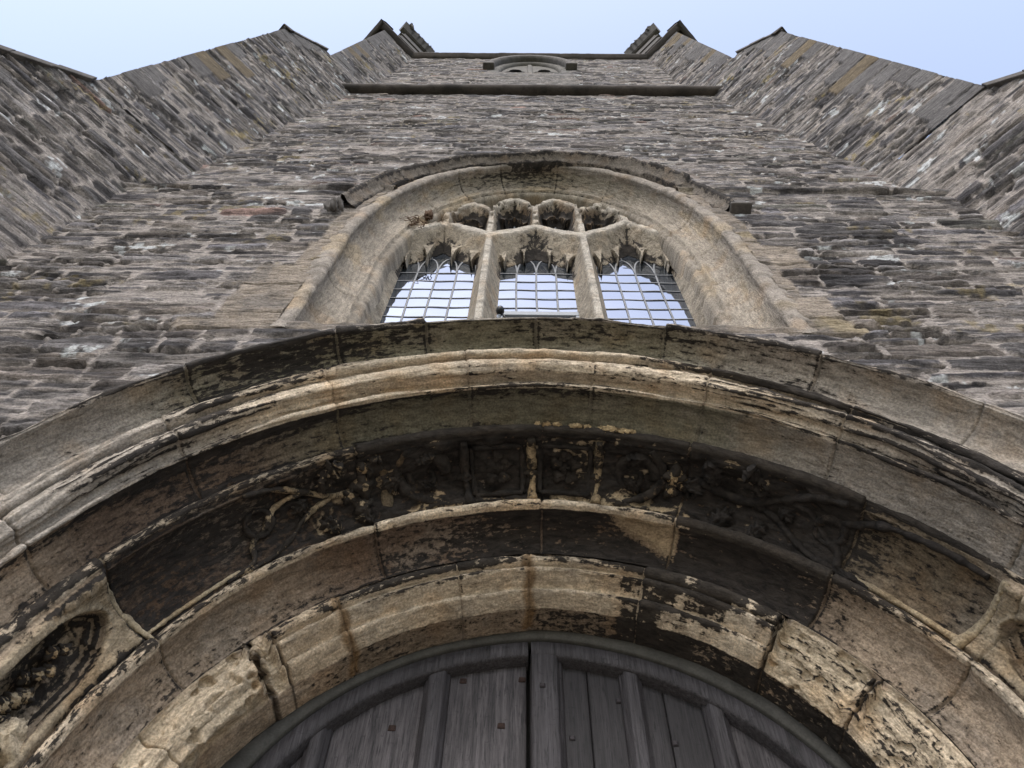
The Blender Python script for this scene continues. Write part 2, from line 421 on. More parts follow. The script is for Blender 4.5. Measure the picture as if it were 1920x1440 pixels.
for xa, xb in ((-2.95, -1.7), (1.7, 2.95)): wall_stage(0.0, 2.9, .03, .03, 11, dict(hmin=.08, hmax=.17), x0=xa, x1=xb)
wall_stage(2.9, 7.056, .009, .011, 27, dict(hmin=.05, hmax=.155, lmin=.14, lmax=.62), first=True)
wall_stage(7.05, 13.45, .011, .018, 31, dict(hmin=.045, hmax=.125, lmin=.13, lmax=.5, lichen=.5))
wall_stage(13.4, 19.75, .014, .025, 41, dict(hmin=.06, hmax=.15, lmin=.13, lmax=.5, lichen=.4), top=True)

# tower body behind the west face
b = MB(); b.box(-2.9, 2.9, 2.52, 7.5, 0, 19.9)
for s_ in (-1, 1): b.box(min(s_*2.9, s_*2.96), max(s_*2.9, s_*2.96), 1.75, 7.5, 0, 19.9)
b.build('tower_core', M['dark'], TW)

# ------------------------------------------------------------------ strings, cornice, parapet
def moulded_run(name, p0, p1, out, prof, mat, parent, seed, ends=None, n=160, chip=.02):
    """profile (offset outwards, z) swept in a straight line p0..p1 (xy); out = outward unit vector"""
    prof = np.array(prof, float); t = np.linspace(0, 1, n)
    base = np.array(p0)[None]+(np.array(p1)-np.array(p0))[None]*t[:, None]
    Ls = np.linalg.norm(np.array(p1)-np.array(p0))*t
    P = np.zeros((n, len(prof), 3))
    for j, (o_, z_) in enumerate(prof):
        k = chip*(fbm(Ls*6+j*.15, np.full(n, j*.6), seed, 4)-.5)*(1 if o_ > .02 else 0)
        blk = .012*(h2(np.floor(Ls/.62).astype(np.int64), np.zeros(n, np.int64), seed+4)-.5)*(o_ > .02)
        P[:, j, :2] = base+np.array(out)[None]*(o_+k+blk)[:, None]; P[:, j, 2] = z_+.5*k+blk
    return grid_obj(name, P, mat, parent)
# middle string course
moulded_run('string_course', (-2.66, 1.60), (2.66, 1.60), (0, -1), [(-.03, 13.22), (.03, 13.22), (.09, 13.235), (.125, 13.27), (.13, 13.34), (.11, 13.37), (0, 13.52), (-.14, 13.58)], M['string'], TW, 51)
# top cornice: along the wall and out round the buttress heads
s2 = math.sqrt(.5)
CP = [(-.02, 19.42), (.03, 19.43), (.05, 19.50), (.095, 19.53), (.10, 19.60), (.06, 19.64), (.0, 19.76), (-.2, 19.80)]
moulded_run('cornice', (-2.47, 1.74), (2.47, 1.74), (0, -1), CP, M['string'], TW, 52)

# ------------------------------------------------------------------ diagonal buttresses
def buttress(sg, seed):
    """sg -1 left, +1 right.  plane |x| + y = c; q = horizontal run along x (and -y)"""
    first = [None]
    def face(c, q0, q1, z0, z1, ztop, dq, dz, seed, name, quoin=True):
        qs = np.arange(q0, q1+1e-6, dq); qs = np.append(qs[:-1], q1); zs = np.arange(z0, z1+dz, dz)
        Q, Z = np.meshgrid(qs, zs, indexing='ij')
        Zc = np.minimum(Z, ztop(Q))
        S = Q/s2                                      # true length along the face
        H, col = rubble(S*sg+40, Zc, seed, hmin=.045, hmax=.15, lmin=.14, lmax=.6, lichen=.9)
        if quoin:                                     # large dressed blocks up the outer angle
            zz = Zc+.05*(fbm(S*1.2, Zc*.5, seed+60, 2)-.5)
            k = np.floor(zz/.31).astype(np.int64); fz = zz/.31-k
            ln = .16+.34*h2(k, k*0+1, seed+61)
            dd = (q1-Q)/s2; on = h2(k, k*0+2, seed+62) < .75
            ed = np.minimum(ln-dd, np.minimum(fz, 1-fz)*.31)+.02*(fbm(S*14, Zc*20, seed+63, 3)-.5)
            m = ss(.004, .014, ed)*on
            tone = h2(k, k*0+3, seed+64)
            cq = np.where((tone > .86)[..., None], np.array((.125, .097, .062)), np.array((.092, .085, .082))+(tone*.03)[..., None])
            cq = cq*(.75+.5*fbm(S*9, Zc*12, seed+65, 5))[..., None]
            H = lerp(H, .012+.006*(fbm(S*18, Zc*22, seed+66, 4)-.5), m); col = col+(cq-col)*m[..., None]
        # q measured from |x| = 2.65
        ax = 2.65+Q; y = c-ax
        nx, ny = -s2, -s2                              # towards the middle and towards the viewer
        P = np.stack([sg*(ax+H*nx), y+H*ny, Zc], -1)
        return P, col
    def endface(c, q1, z0, z1, seed, wd=.95):
        ts = np.arange(0, wd+.03, .03); zs = np.arange(z0, z1+.05, .05)
        T, Z = np.meshgrid(ts, zs, indexing='ij')
        H, col = rubble(T+20, Z, seed, hmin=.08, hmax=.16)
        H = H*np.clip(T/.1, 0, 1)
        ax = 2.65+q1+T*s2+H*s2; y = c-2.65-q1+T*s2-H*s2
        return np.stack([sg*ax, y, Z], -1), col
    fl = sg > 0
    # stage 1 and 2 share one plane
    c1 = 4.05
    q_1, q_2 = .95, .61
    t1 = lambda q: 7.94-(np.clip(q, q_2, None)-q_2)*2.2
    q_3 = .5+(4.05-4.15)/2+.03
    t2 = lambda q: np.where(q < .30, 14.1, 13.35+(q_2-q)*2.4)
    P, col = face(c1, -.55, q_1, .0, 7.94, t1, .011, .018, seed, 'b')
    root = grid_obj('buttress', P, M['rubble'], TW, {'Col': col}, flip=fl)
    P, col = face(c1, -.55, q_2, 7.92, 14.2, t2, .011, .020, seed+100, 'b')
    grid_obj('buttress_stage', P, M['rubble'], root, {'Col': col}, flip=fl)
    c3 = 4.15; q3 = .28                               # edge at |x| 2.93
    P, col = face(c3, -.55, q3, 13.2, 19.55, lambda q: q*0+19.5, .012, .024, seed+200, 'b')
    grid_obj('buttress_stage', P, M['rubble'], root, {'Col': col}, flip=fl)
    for (c, q, a, b_) in ((c1, q_1, 0, 7.2), (c1, q_2, 7.2, 13.35), (c3, q3, 13.3, 19.5)):
        P, col = endface(c, q, a, b_, seed+int(a*10))
        grid_obj('end_face', P, M['rubble'], root, {'Col': col}, flip=fl)
    # sloped weatherings (slabs) with a small overhanging drip
    def slab(c, qo, zo, qi, zi, wd=1.0, over=.035, th=.09):
        def pt(q, t, z): return (sg*(2.65+q+t*s2), c-2.65-q+t*s2, z)
        dq, dz = qo-qi, zo-zi
        k = over/math.hypot(dq/s2, dz)
        qo2, zo2 = qo+dq*k*1.2, zo+dz*k*1.2
        mb = MB()
        n = 3
        for i in range(n):
            a, b2 = i/n, (i+1)/n
            off = .004*math.sin(i*2.3+seed)
            f = lambda u: (qi+(qo2-qi)*u, zi+(zo2-zi)*u)
            (qa, za), (qb, zb) = f(a), f(b2)
            t0 = -.030+off
            mb.hexa([pt(qa, t0, za-th), pt(qb, t0, zb-th), pt(qb, wd, zb-th), pt(qa, wd, za-th), pt(qa, t0, za), pt(qb, t0, zb), pt(qb, wd, zb), pt(qa, wd, za)])
        mb.build('weathering', M['slab'], root, bevel=.006)
        mb = MB()                                      # drip stone at the foot of the slope
        mb.hexa([pt(qo-.05, -.045, zo-.07), pt(qo+.035, -.045, zo-.08), pt(qo+.035, wd, zo-.08), pt(qo-.05, wd, zo-.07),
                 pt(qo-.07, -.045, zo+.06), pt(qo+.035, -.045, zo-.02), pt(qo+.035, wd, zo-.02), pt(qo-.07, wd, zo+.06)])
        mb.build('drip_stone', M['string'], root, bevel=.008)
    slab(c1, q_1, 7.2, q_2, 7.97)
    slab(c1, q_2, 13.36, .27, 14.2)
    # cornice round the head of the upper stage
    ax0, ax1 = 2.65-.55, 2.65+q3
    rp0, rp1 = (sg*(4.15-1.74), 1.74), (sg*(ax1+.09), 4.15-ax1-.09)
    o_ = (-sg*s2, -s2)
    moulded_run('cornice', rp0, rp1, o_, CP, M['string'], root, seed+7, n=60)
    e0 = (sg*(ax1+.07-.07), 4.15-ax1-.07-.07); e1 = (e0[0]+sg*.75, e0[1]+.75)
    moulded_run('cornice', e0, e1, (sg*s2, -s2), CP, M['string'], root, seed+8, n=40)
    return root
BL = buttress(-1, 300)
BR = buttress(1, 700)

# parapet and crocketed pinnacles above the cornice
def block_run(name, p0, p1, out, z0, z1, th, mat, parent, seed):
    ln = math.hypot(p1[0]-p0[0], p1[1]-p0[1]); n = max(3, int(ln/.03)); m = int((z1-z0)/.03)
    T, Z = np.meshgrid(np.linspace(0, 1, n), np.linspace(z0, z1, m), indexing='ij')
    H, col = rubble(T*ln+9, Z, seed, hmin=.12, hmax=.22, lmin=.25, lmax=.6)
    X = p0[0]+(p1[0]-p0[0])*T+out[0]*H; Y = p0[1]+(p1[1]-p0[1])*T+out[1]*H
    return grid_obj(name, np.stack([X, Y, Z], -1), M['rubble'], parent, {'Col': col})
b = MB(); b.box(-2.5, 2.5, 1.80, 2.2, 19.7, 20.7)
for i in range(5): b.box(-2.3+i*1.0, -1.7+i*1.0, 1.80, 2.2, 20.703, 21.3)
b.build('parapet', M['slab'], TW, bevel=.02)
def corner_parapet(sg):
    c = 4.22
    def pt(ax, t, z): return (sg*(ax+t*s2), c-ax+t*s2, z)
    mb = MB()
    mb.hexa([pt(2.2, 0, 19.70), pt(2.80, 0, 19.70), pt(2.80, .35, 19.70), pt(2.2, .35, 19.70), pt(2.2, 0, 21.55), pt(2.80, 0, 21.55), pt(2.80, .35, 21.55), pt(2.2, .35, 21.55)])
    for z in (20.5, 21.0): mb.hexa([pt(2.2, -.03, z), pt(2.82, -.03, z), pt(2.82, -.003, z), pt(2.2, -.003, z), pt(2.2, -.03, z+.12), pt(2.82, -.03, z+.12), pt(2.82, -.003, z+.09), pt(2.2, -.003, z+.09)])
    root = mb.build('parapet_block', M['slab'], TW, bevel=.012)
    mb = MB(); mb.hexa([pt(2.2, -.05, 21.553), pt(2.86, -.05, 21.553), pt(2.86, .4, 21.553), pt(2.2, .4, 21.553), pt(2.2, -.03, 21.64), pt(2.84, -.03, 21.64), pt(2.84, .4, 21.64), pt(2.2, .4, 21.64)])
    mb.build('coping', M['slab'], root, bevel=.012)
    for k, ax in enumerate((2.80, 2.66, 2.55, 2.45, 2.36)):
        r = .085 if k == 0 else .06
        mb = MB(); mb.hexa([pt(ax-r, -.06, 21.60), pt(ax+r, -.06, 21.60), pt(ax+r, .06, 21.60), pt(ax-r, .06, 21.60), pt(ax-r*1.3, -.17, 21.80), pt(ax+r*1.3, -.17, 21.80), pt(ax+r*1.3, .08, 21.80), pt(ax-r*1.3, .08, 21.80)])
        x, y, z = pt(ax, -.10, 21.84); mb.blob((x, y, z), r*1.2, r*1.2, r*1.5, seed=k+3, amp=.7, n=10, freq=4)
        mb.build('crocket', M['slab'], root, bevel=.01)
for sg in (-1, 1): corner_parapet(sg)

# ------------------------------------------------------------------ belfry window high on the face
def belfry():
    hw, zs, zp, rise, y0 = .58, 17.15, 17.6, 1.2, 1.745
    ph = np.linspace(-math.pi/2, math.pi/2, 60)
    path = [(-1, z) for z in np.linspace(zs, zp, 20)]
    X = np.concatenate([np.full(20, -1.), np.sin(ph), np.full(20, 1.)]); Zn = np.concatenate([np.linspace(zs-zp, 0, 20), np.cos(ph)*1.0, np.linspace(0, zs-zp, 20)])
    def swp(prof, sel=slice(None)):
        P = []
        for (o_, y_) in prof:
            zz = np.where(Zn > 0, Zn*(rise+o_), Zn)
            P.append(np.stack([X*(hw+o_), np.full(X.shape, y_), zp+zz], -1))
        return np.stack(P, 1)[sel]
    root = grid_obj('belfry_window', swp([(.03, 1.735), (.0, 1.74), (-.02, 1.765), (-.035, 1.785), (-.045, 1.95)]), M['belfry'], TW, label='small two light belfry window high up the tower')
    grid_obj('hood_mould', swp([(.10, 1.76), (.10, 1.68), (.13, 1.63), (.19, 1.62), (.22, 1.66), (.24, 1.78)], slice(18, 82)), M['slab'], root)
    for s_ in (-1, 1):
        mb = MB(); mb.box(*sorted((s_*(hw+.07), s_*(hw+.28))), 1.61, 1.77, zp-.12, zp+.0); mb.build('hood_stop', M['slab'], root, bevel=.02)
    mb = MB(); mb.box(-.05, .05, 1.77, 1.94, zs, zp+rise-.1); mb.build('mullion', M['belfry'], root, bevel=.03)
    # stone louvre plate with two cusped heads
    xs = np.linspace(-.52, .52, 90); zz = np.linspace(zs, zp+rise, 260); Xg, Zg = np.meshgrid(xs, zz, indexing='ij')
    ax = np.abs(np.abs(Xg)-.27)
    hole = (np.hypot(ax/.15, (Zg-zp-.12)/.34) < 1+.22*np.cos(np.arctan2(Zg-zp-.12, ax)*4))
    ins = np.where(Zg > zp, np.hypot(Xg/.53, (Zg-zp)/(rise-.05)) < 1, True)
    grid_obj('tracery_plate', np.stack([Xg, np.full(Xg.shape, 1.80)+.0*Xg, Zg], -1), M['belfry'], root, None, ins & ~hole)
    mb = MB()
    for z in np.arange(zs+.1, zp+.9, .3): mb.hexa([(-.5, 1.95, z), (.5, 1.95, z), (.5, 2.15, z+.16), (-.5, 2.15, z+.16), (-.5, 1.95, z+.03), (.5, 1.95, z+.03), (.5, 2.15, z+.19), (-.5, 2.15, z+.19)])
    mb.build('louvre', M['belfry'], root)
belfry()

# ------------------------------------------------------------------ the west doorway: mouldings swept round the arch
LR = np.array([0., -.0044, .0942, .2335, .3882, .4478, .5586, .6762])
LP = np.array([(.0142,.0049,-.0085,-.0026),(-.0291,.0145,.0253,-.0047),(-.0218,.0079,.0211,-.0017),(.0132,.0171,.0084,-.0068),(.0281,.018,-.0215,-.0078),(.012,-.0048,-.0223,.0019),(.0357,-.0208,-.0545,.013),(.0381,.0259,-.038,-.0137)])
LRs = LR.copy(); LRs[0] = -.01
def arch_dr(th, r):
    t = np.clip(th, -1.15, 1.15)
    cf = [np.interp(r, LRs, LP[:, k]) for k in range(4)]
    fade = 1-ss(1.2, 1.6, np.abs(th))
    return (((cf[0]*t+cf[1])*t+cf[2])*t+cf[3])*fade + .010*np.clip(1-np.abs(th)/.22, 0, 1)
def arch_pt(th, r, D):
    th, r, D = np.broadcast_arrays(np.asarray(th, float), np.asarray(r, float), np.asarray(D, float))
    rr = R0+r+arch_dr(th, r); tc = np.clip(th, -math.pi/2, math.pi/2)
    x = rr*np.sin(tc); z = ZC+rr*np.cos(tc)-np.clip(np.abs(th)-math.pi/2, 0, None)*1.3
    return np.stack([x, D, z], -1)
def arc(c, rad, a0, a1, n):
    a = np.radians(np.linspace(a0, a1, n)); return [(c[0]+rad*math.cos(t), c[1]-rad*math.sin(t)) for t in a]
# profile in (r, D); angle 0 = +r, 90 = towards the viewer
def concave(p, q, sag, n):
    p, q = np.array(p), np.array(q); d = q-p; L = np.hypot(*d); nrm = np.array((-d[1], d[0]))/L
    if nrm[0]+nrm[1] < 0: nrm = -nrm
    t = np.linspace(0, 1, n); return [tuple(p+d*u+nrm*sag*4*u*(1-u)) for u in t]
PROF = {
 'inner_order': [('soffit', [(.0, 2.30), (.0, 2.20), (.0, 2.105)]),
                 ('faceA', [(.0, 2.105), (.007, 2.070), (.016, 2.036)]), ('nickA', [(.016, 2.036), (.023, 2.026), (.032, 2.026), (.042, 2.036)]),
                 ('faceB', [(.042, 2.036), (.048, 2.004), (.056, 1.970)]), ('nickB', [(.056, 1.970), (.063, 1.960), (.072, 1.961), (.081, 1.974)]),
                 ('rollA', arc((.098, 1.954), .021, 175, -30, 11)), ('faceC', [(.114, 1.970), (.122, 1.966), (.133, 1.958)])],
 'carved_order': [('hollow', concave((.133, 1.954), (.214, 1.812), .034, 20)), ('rollB', [(.214, 1.812), (.214, 1.800)]+arc((.232, 1.797), .018, 170, -10, 9)+[(.252, 1.812)]),
                  ('casement', [(.252, 1.812)]+concave((.262, 1.80), (.366, 1.590), .055, 40)[1:]+[(.366, 1.590), (.370, 1.572)]),
                  ('rollC', arc((.387, 1.565), .018, 175, -30, 10)+[(.405, 1.572)])],
 'outer_order': [('flat', concave((.403, 1.564), (.440, 1.425), .024, 24)), ('fillet', [(.440, 1.425), (.440, 1.408), (.452, 1.402), (.458, 1.412)]),
                 ('rollD', [(.458, 1.416)]+concave((.460, 1.420), (.478, 1.402), .012, 6)[1:]+arc((.507, 1.372), .034, 175, 0, 18)+[(.541, 1.392)]),
                 ('rollE', arc((.557, 1.336), .020, 205, 10, 10)+[(.578, 1.345)])],
 'hood_mould': [('hoodhollow', concave((.576, 1.345), (.664, 1.232), .044, 22)), ('lip', [(.664, 1.232), (.672, 1.220), (.688, 1.222), (.698, 1.236)]), ('hoodtop', [(.698, 1.236), (.725, 1.31), (.75, 1.40)])],
}
TH = np.array([-1.4, -1.15, -.95, -.75, -.5, -.25, 0, .2, .35, .5, .7, .9, 1.1, 1.4])
CR = {  # share of the face still under black crust, round the arch from left to right
 'soffit':   [.15, .15, .15, .25, .4, .35, .4, .5, .8, .95, .75, .7, .7, .6],
 'faceA':    [.0, .0, .0, .0, .1, .12, .12, .15, .38, .44, .12, .12, .25, .3],
 'nickA':    [.0, .0, .0, .0, .1, .15, .15, .2, .6, .8, .2, .4, .5, .4],
 'faceB':    [.0, .0, .0, .02, .15, .22, .18, .25, .40, .44, .15, .5, .5, .4],
 'nickB':    [.0, .0, .0, .05, .2, .25, .25, .25, .5, .6, .2, .5, .5, .4],
 'rollA':    [.0, .0, .05, .1, .4, .45, .3, .35, .45, .5, .4, .65, .6, .5],
 'faceC':    [.15, .15, .15, .2, .4, .5, .6, .55, .55, .5, .1, .15, .2, .2],
 'hollow':   [.2, .3, .3, .32, .40, .58, .72, .80, .84, .72, .5, .32, .2, .2],
 'rollB':    [.1, .25, .4, .35, .25, .2, .1, .1, .3, .8, .85, .5, .25, .2],
 'casement': [.5, .62, .60, .58, .85, 1., 1., 1., 1., 1., 1., .30, .28, .35],
 'rollC':    [.1, .2, .3, .45, .45, .9, .9, .9, .85, .95, .97, .85, .45, .2],
 'flat':     [.2, .25, .42, .50, .44, .30, .26, .24, .24, .22, .18, .14, .2, .1],
 'fillet':   [.0, .05, .1, .1, .15, .4, .45, .35, .2, .35, .5, .5, .3, .2],
 'rollD':    [.05, .1, .35, .45, .2, .25, .3, .35, .3, .5, .45, .35, .35, .2],
 'rollE':    [.1, .1, .25, .35, .3, .15, .1, .15, .3, .85, .85, .55, .35, .2],
 'hoodhollow':[.1, .1, .12, .36, .48, .40, .34, .32, .24, .18, .13, .12, .15, .2],
 'lip':      [.3, .3, .4, .5, .45, .3, .25, .3, .3, .25, .3, .25, .2, .2],
 'hoodtop':  [.4]*14,
}
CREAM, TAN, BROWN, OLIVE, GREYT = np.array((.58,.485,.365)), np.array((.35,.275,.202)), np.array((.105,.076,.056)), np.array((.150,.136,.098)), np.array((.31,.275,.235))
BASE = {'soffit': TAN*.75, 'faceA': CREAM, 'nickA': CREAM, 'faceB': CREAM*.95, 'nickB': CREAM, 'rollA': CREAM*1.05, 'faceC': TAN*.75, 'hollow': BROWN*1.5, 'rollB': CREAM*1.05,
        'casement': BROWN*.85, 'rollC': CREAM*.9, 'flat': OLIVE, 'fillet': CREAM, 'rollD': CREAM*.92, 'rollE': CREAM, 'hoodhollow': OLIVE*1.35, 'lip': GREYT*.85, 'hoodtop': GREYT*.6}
JOINTS = {'inner_order': [-1.25, -.917, -.646, -.265, -.04, .322, .735, 1.02, 1.3], 'carved_order': [-1.1, -.48, -.0, .38, .8, 1.15],
          'outer_order': [-1.2, -.85, -.5, -.18, .12, .39, .7, 1.1], 'hood_mould': [-1.15, -.765, -.455, -.26, -.015, .27, .6, .905, 1.2]}
def dens(pts, step):
    pts = np.array(pts, float); out = [pts[0]]
    for a, b2 in zip(pts[:-1], pts[1:]):
        k = max(1, int(round(np.hypot(*(b2-a))/step)))
        for i in range(1, k+1): out.append(a+(b2-a)*i/k)
    return np.array(out)
STH = np.concatenate([np.linspace(-3.7, -1.6, 50, endpoint=False), np.arange(-1.6, 1.6, .0031), np.linspace(1.6, 3.7, 50)])
def relief_casement(th, u, TT):
    """carved relief in the casement hollow: height towards the viewer (metres)"""
    s_ = np.abs(th)*1.40; v = (u-.5)*.27
    t = np.clip((1.79-s_)/.205, 0, 1); hw = .118*np.sqrt(np.clip(1-t**1.8, 0, 1)); d = np.where(s_ > 1.585, (hw-np.abs(v))*np.where(t > .6, .7, 1), -.05)
    act = ss(1.105, 1.118, np.abs(th))
    steps = [(-.004, .028), (.004, .036), (.016, .028), (.020, -.002), (.030, .002), (.034, -.020), (.048, -.014), (.052, -.034), (.1, -.042)]
    prof = np.interp(d, [a for a, b2 in steps], [b2 for a, b2 in steps])
    sp = (d < -.004)*(.016+.020*fbm(s_*30, u*9, 501, 4))
    return act*np.where(d < -.004, sp, prof)
def build_order(name, root, seed):
    pts, band = [], []
    for bn, p in PROF[name]:
        q = dens(p, .0052 if bn not in ('hoodtop',) else .012)
        if pts: q = q[1:] if np.hypot(*(q[0]-pts[-1])) < 1e-6 else q
        pts += list(q); band += [bn]*len(q)
    pts = np.array(pts); n, m = len(STH), len(pts)
    T = np.broadcast_to(STH[:, None], (n, m)).copy(); Rr = np.broadcast_to(pts[:, 0], (n, m)).copy(); D = np.broadcast_to(pts[:, 1], (n, m)).copy()
    arcl = np.concatenate([[0], np.cumsum(np.hypot(*np.diff(pts, axis=0).T))]); A = np.broadcast_to(arcl, (n, m))
    S = T*1.45
    jt = np.array(JOINTS[name]); k = np.searchsorted(jt, T+.006*(fbm(A*18, T*0, seed+1, 3)-.5))
    rnd = h2(k.astype(np.int64), np.full_like(k, seed, dtype=np.int64), 5)
    col = np.zeros((n, m, 3)); cr = np.zeros((n, m)); ero = np.zeros((n, m))
    for bn in set(band):
        j = [i for i, x in enumerate(band) if x == bn]
        lv = np.interp(T[:, j], TH, CR[bn]); cr[:, j] = lv
        c = np.broadcast_to(BASE[bn], (n, len(j), 3)).copy(); th = T[:, j]
        if bn == 'flat':
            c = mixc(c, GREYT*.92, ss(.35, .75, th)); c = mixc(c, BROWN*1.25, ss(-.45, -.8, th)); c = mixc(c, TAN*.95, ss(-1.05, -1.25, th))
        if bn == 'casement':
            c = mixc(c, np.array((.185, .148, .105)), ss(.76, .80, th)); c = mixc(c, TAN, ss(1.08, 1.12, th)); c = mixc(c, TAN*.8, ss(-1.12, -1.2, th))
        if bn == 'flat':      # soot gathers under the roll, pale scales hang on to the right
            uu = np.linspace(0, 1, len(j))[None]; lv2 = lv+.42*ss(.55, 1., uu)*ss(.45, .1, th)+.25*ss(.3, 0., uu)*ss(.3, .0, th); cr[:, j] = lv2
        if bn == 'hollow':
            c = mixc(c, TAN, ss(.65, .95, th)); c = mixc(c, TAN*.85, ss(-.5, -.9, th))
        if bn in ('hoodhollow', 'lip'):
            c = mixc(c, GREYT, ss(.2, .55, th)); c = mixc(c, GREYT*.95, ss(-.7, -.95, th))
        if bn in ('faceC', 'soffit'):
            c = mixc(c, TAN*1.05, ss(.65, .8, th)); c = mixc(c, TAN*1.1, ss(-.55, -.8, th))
        if bn in ('faceA', 'faceB', 'rollA', 'nickA', 'nickB'):
            c = mixc(c, np.array((.48, .385, .275)), ss(-.6, -.7, th)); c = mixc(c, np.array((.54, .455, .33)), ss(.72, .76, th)*ss(1.02, .98, th))
        if bn in ('rollD', 'rollE', 'fillet'):
            c = mixc(c, GREYT*1.25, ss(-.55, -.95, th)); c = mixc(c, GREYT*1.1, ss(.5, .9, th))
        col[:, j] = c
    # each stone weathers differently
    col *= (.84+.32*rnd)[..., None]*(.78+.44*fbm(S*3, A*9, seed+3, 5))[..., None]
    col = mixc(col, GREYT*.8, ss(.55, .7, fbm(S*5, A*8, seed+4, 5))*.35)
    cr = cr + .22*(rnd-.5)*(cr > .03)*(cr < .97) + .75*(fbm(S*2.2, A*7, seed+5, 4)-.5)*(cr > .03)*(cr < .98)
    # geometry: surface decay, flaked beds, open joints
    dist = np.abs(T[..., None]-jt[None, None]).min(-1)*(R0+Rr) + .004*(fbm(A*40, S*40, seed+6, 3)-.5)
    jw = h2(k.astype(np.int64), k.astype(np.int64)*0, seed+55); joint = ss(.006, .0015, dist)*(.25+.75*jw)
    hgt = .010*(fbm(S*7, A*10, seed+7, 5)-.5)+.005*(fbm(S*40, A*40, seed+8, 3)-.5)+.010*(rnd-.5)-.012*joint
    dec = ss(.52, .66, fbm(S*2.6, A*5, seed+9, 5)); hgt -= dec*.008*fbm(S*22, A*22, seed+10, 4)
    along = fbm(S*3.5, A*55, seed+11, 4)
    if name == 'outer_order':
        hgt += .024*(along-.5)*(np.interp(T, [-1.3, -.7, -.3, .3, .5, 1.2], [.6, 1.2, .35, .35, 1.3, 1.6]))*np.isin(np.array(band), ['rollD', 'rollE', 'fillet'])[None]+.006*(along-.5)
    if name == 'hood_mould':
        wl = np.isin(np.array(band), ['lip', 'hoodtop'])[None]
        hgt += wl*(.030*(fbm(S*6, A*0, seed+12, 5)-.55)+.018*(rnd-.5))
    if name == 'inner_order':
        nose = np.isin(np.array(band), ['rollA', 'faceA', 'faceB', 'nickA', 'nickB', 'faceC'])[None]
        for (a0, a1, dep, pit) in ((-1.35, -.930, .026, 1.), (-.915, -.86, .035, .4), (.745, 1.01, .034, .6), (1.03, 1.35, .022, .4)):
            mk = ss(a0, a0+.02, T)*ss(a1, a1-.02, T)*nose
            # mouldings lost: blend the profile to a battered slope
            tt = np.clip((A-arcl[band.index('faceA')])/(arcl[-1]-arcl[band.index('faceA')]), 0, 1)
            r_ = .0+.12*tt; d_ = 2.10-.16*tt
            bl = mk*.85
            if a0 < -.93:
                bump = .085*np.sin(math.pi*np.clip(tt*1.25, 0, 1))
                r_ = r_-bump*.62; d_ = d_-bump*.78
            Rr = lerp(Rr, r_, bl); D = lerp(D, d_, bl)
            cell = fbm(S*11, A*13, seed+21, 4)
            hgt += mk*dep*1.9*(fbm(S*5, A*7, seed+22, 6)-.5)
            holes = ss(.63, .74, fbm(S*17, A*19, seed+23, 2))
            hgt -= mk*pit*.022*holes
            cr = cr*(1-.85*mk) if a0 < 0 else cr*(1-.25*mk)
            col = mixc(col, np.array((.54, .445, .32)), mk*.75)
        cr = cr + 1.3*(fbm(S*15, A*5, seed+31, 4)-.5)*ss(.16, .30, T)*ss(.78, .68, T)
        for a, wd_, dp in ((-.917, .015, .055), (-.855, .006, .02), (.735, .008, .03), (1.02, .005, .015)):
            gp = ss(wd_, wd_*.45, np.abs(T-a+.012*(fbm(A*14, S*0, seed+33, 3)-.5))*(R0+Rr)); hgt -= gp*dp*nose; col = mixc(col, (.04, .032, .026), gp*.8)
        # orange wash down two of the joints
        for a in (-.646, -.04):
            ww = ss(.028, .008, np.abs(T-a-.006*np.sin(A*40)))*(A > .1); col = mixc(col, (.17, .095, .035), ww*.75); hgt += ww*.004; cr = cr*(1-.6*ww)
    if name == 'carved_order':
        jc = [i for i, x in enumerate(band) if x == 'casement']; a0_, a1_ = arcl[jc[0]], arcl[jc[-1]]
        U = (A[:, jc]-a0_)/(a1_-a0_); rl = relief_casement(T[:, jc], U, T)*ss(0, .06, U)*ss(1, .94, U)
        hgt[:, jc] += rl
        # dished, scarred ground between the carvings
        fx = ss(.018, .03, T[:, jc])*ss(.42, .36, T[:, jc])*ss(.22, .10, U)+.8*ss(-.40, -.36, T[:, jc])*ss(-.05, -.09, T[:, jc])*ss(.14, .05, U)
        scar = ss(.60, .72, fbm(T[:, jc]*21, U*5, 521, 4))*(np.abs(T[:, jc]) < .62)
        fx = np.clip(fx+.75*scar, 0, 1); cr[:, jc] = cr[:, jc]-fx*(.62+.5*(fbm(T[:, jc]*30, U*8, 522, 4)-.5)); col[:, jc] = mixc(col[:, jc], np.array((.40, .32, .215)), fx)
        jh = [i for i, x in enumerate(band) if x == 'hollow']; Th = T[:, jh]; Ah = (A[:, jh]-arcl[jh[0]])/(arcl[jh[-1]]-arcl[jh[0]])
        fh = ss(.16, .24, Th)*ss(.40, .385, Th)*ss(.25, .75, Ah+.5*(Th-.3)/.15); cr[:, jh] = cr[:, jh]-fh*.75; col[:, jh] = mixc(col[:, jh], np.array((.33, .25, .16)), fh)
        hgt[:, jc] += (.060*(fbm(S[:, jc]*10, U*4, 511, 5)-.5)+.022*(fbm(S[:, jc]*26, U*9, 513, 3)-.5))*ss(.74, .68, np.abs(T[:, jc]))*ss(0, .12, U)*ss(1, .88, U)
        rim = ss(.012, .028, rl); lf = T[:, jc] < 0
        cr[:, jc] = np.where(np.abs(T[:, jc]) > 1.11, np.where(lf, 0.66-.55*rim-.40*ss(-1.30, -1.40, T[:, jc]), .30-.2*rim), cr[:, jc])
        col[:, jc] = mixc(col[:, jc], np.array((.33, .27, .185)), (np.abs(T[:, jc]) > 1.11)*(.25+.6*rim))
    P = arch_pt(T, Rr, D)
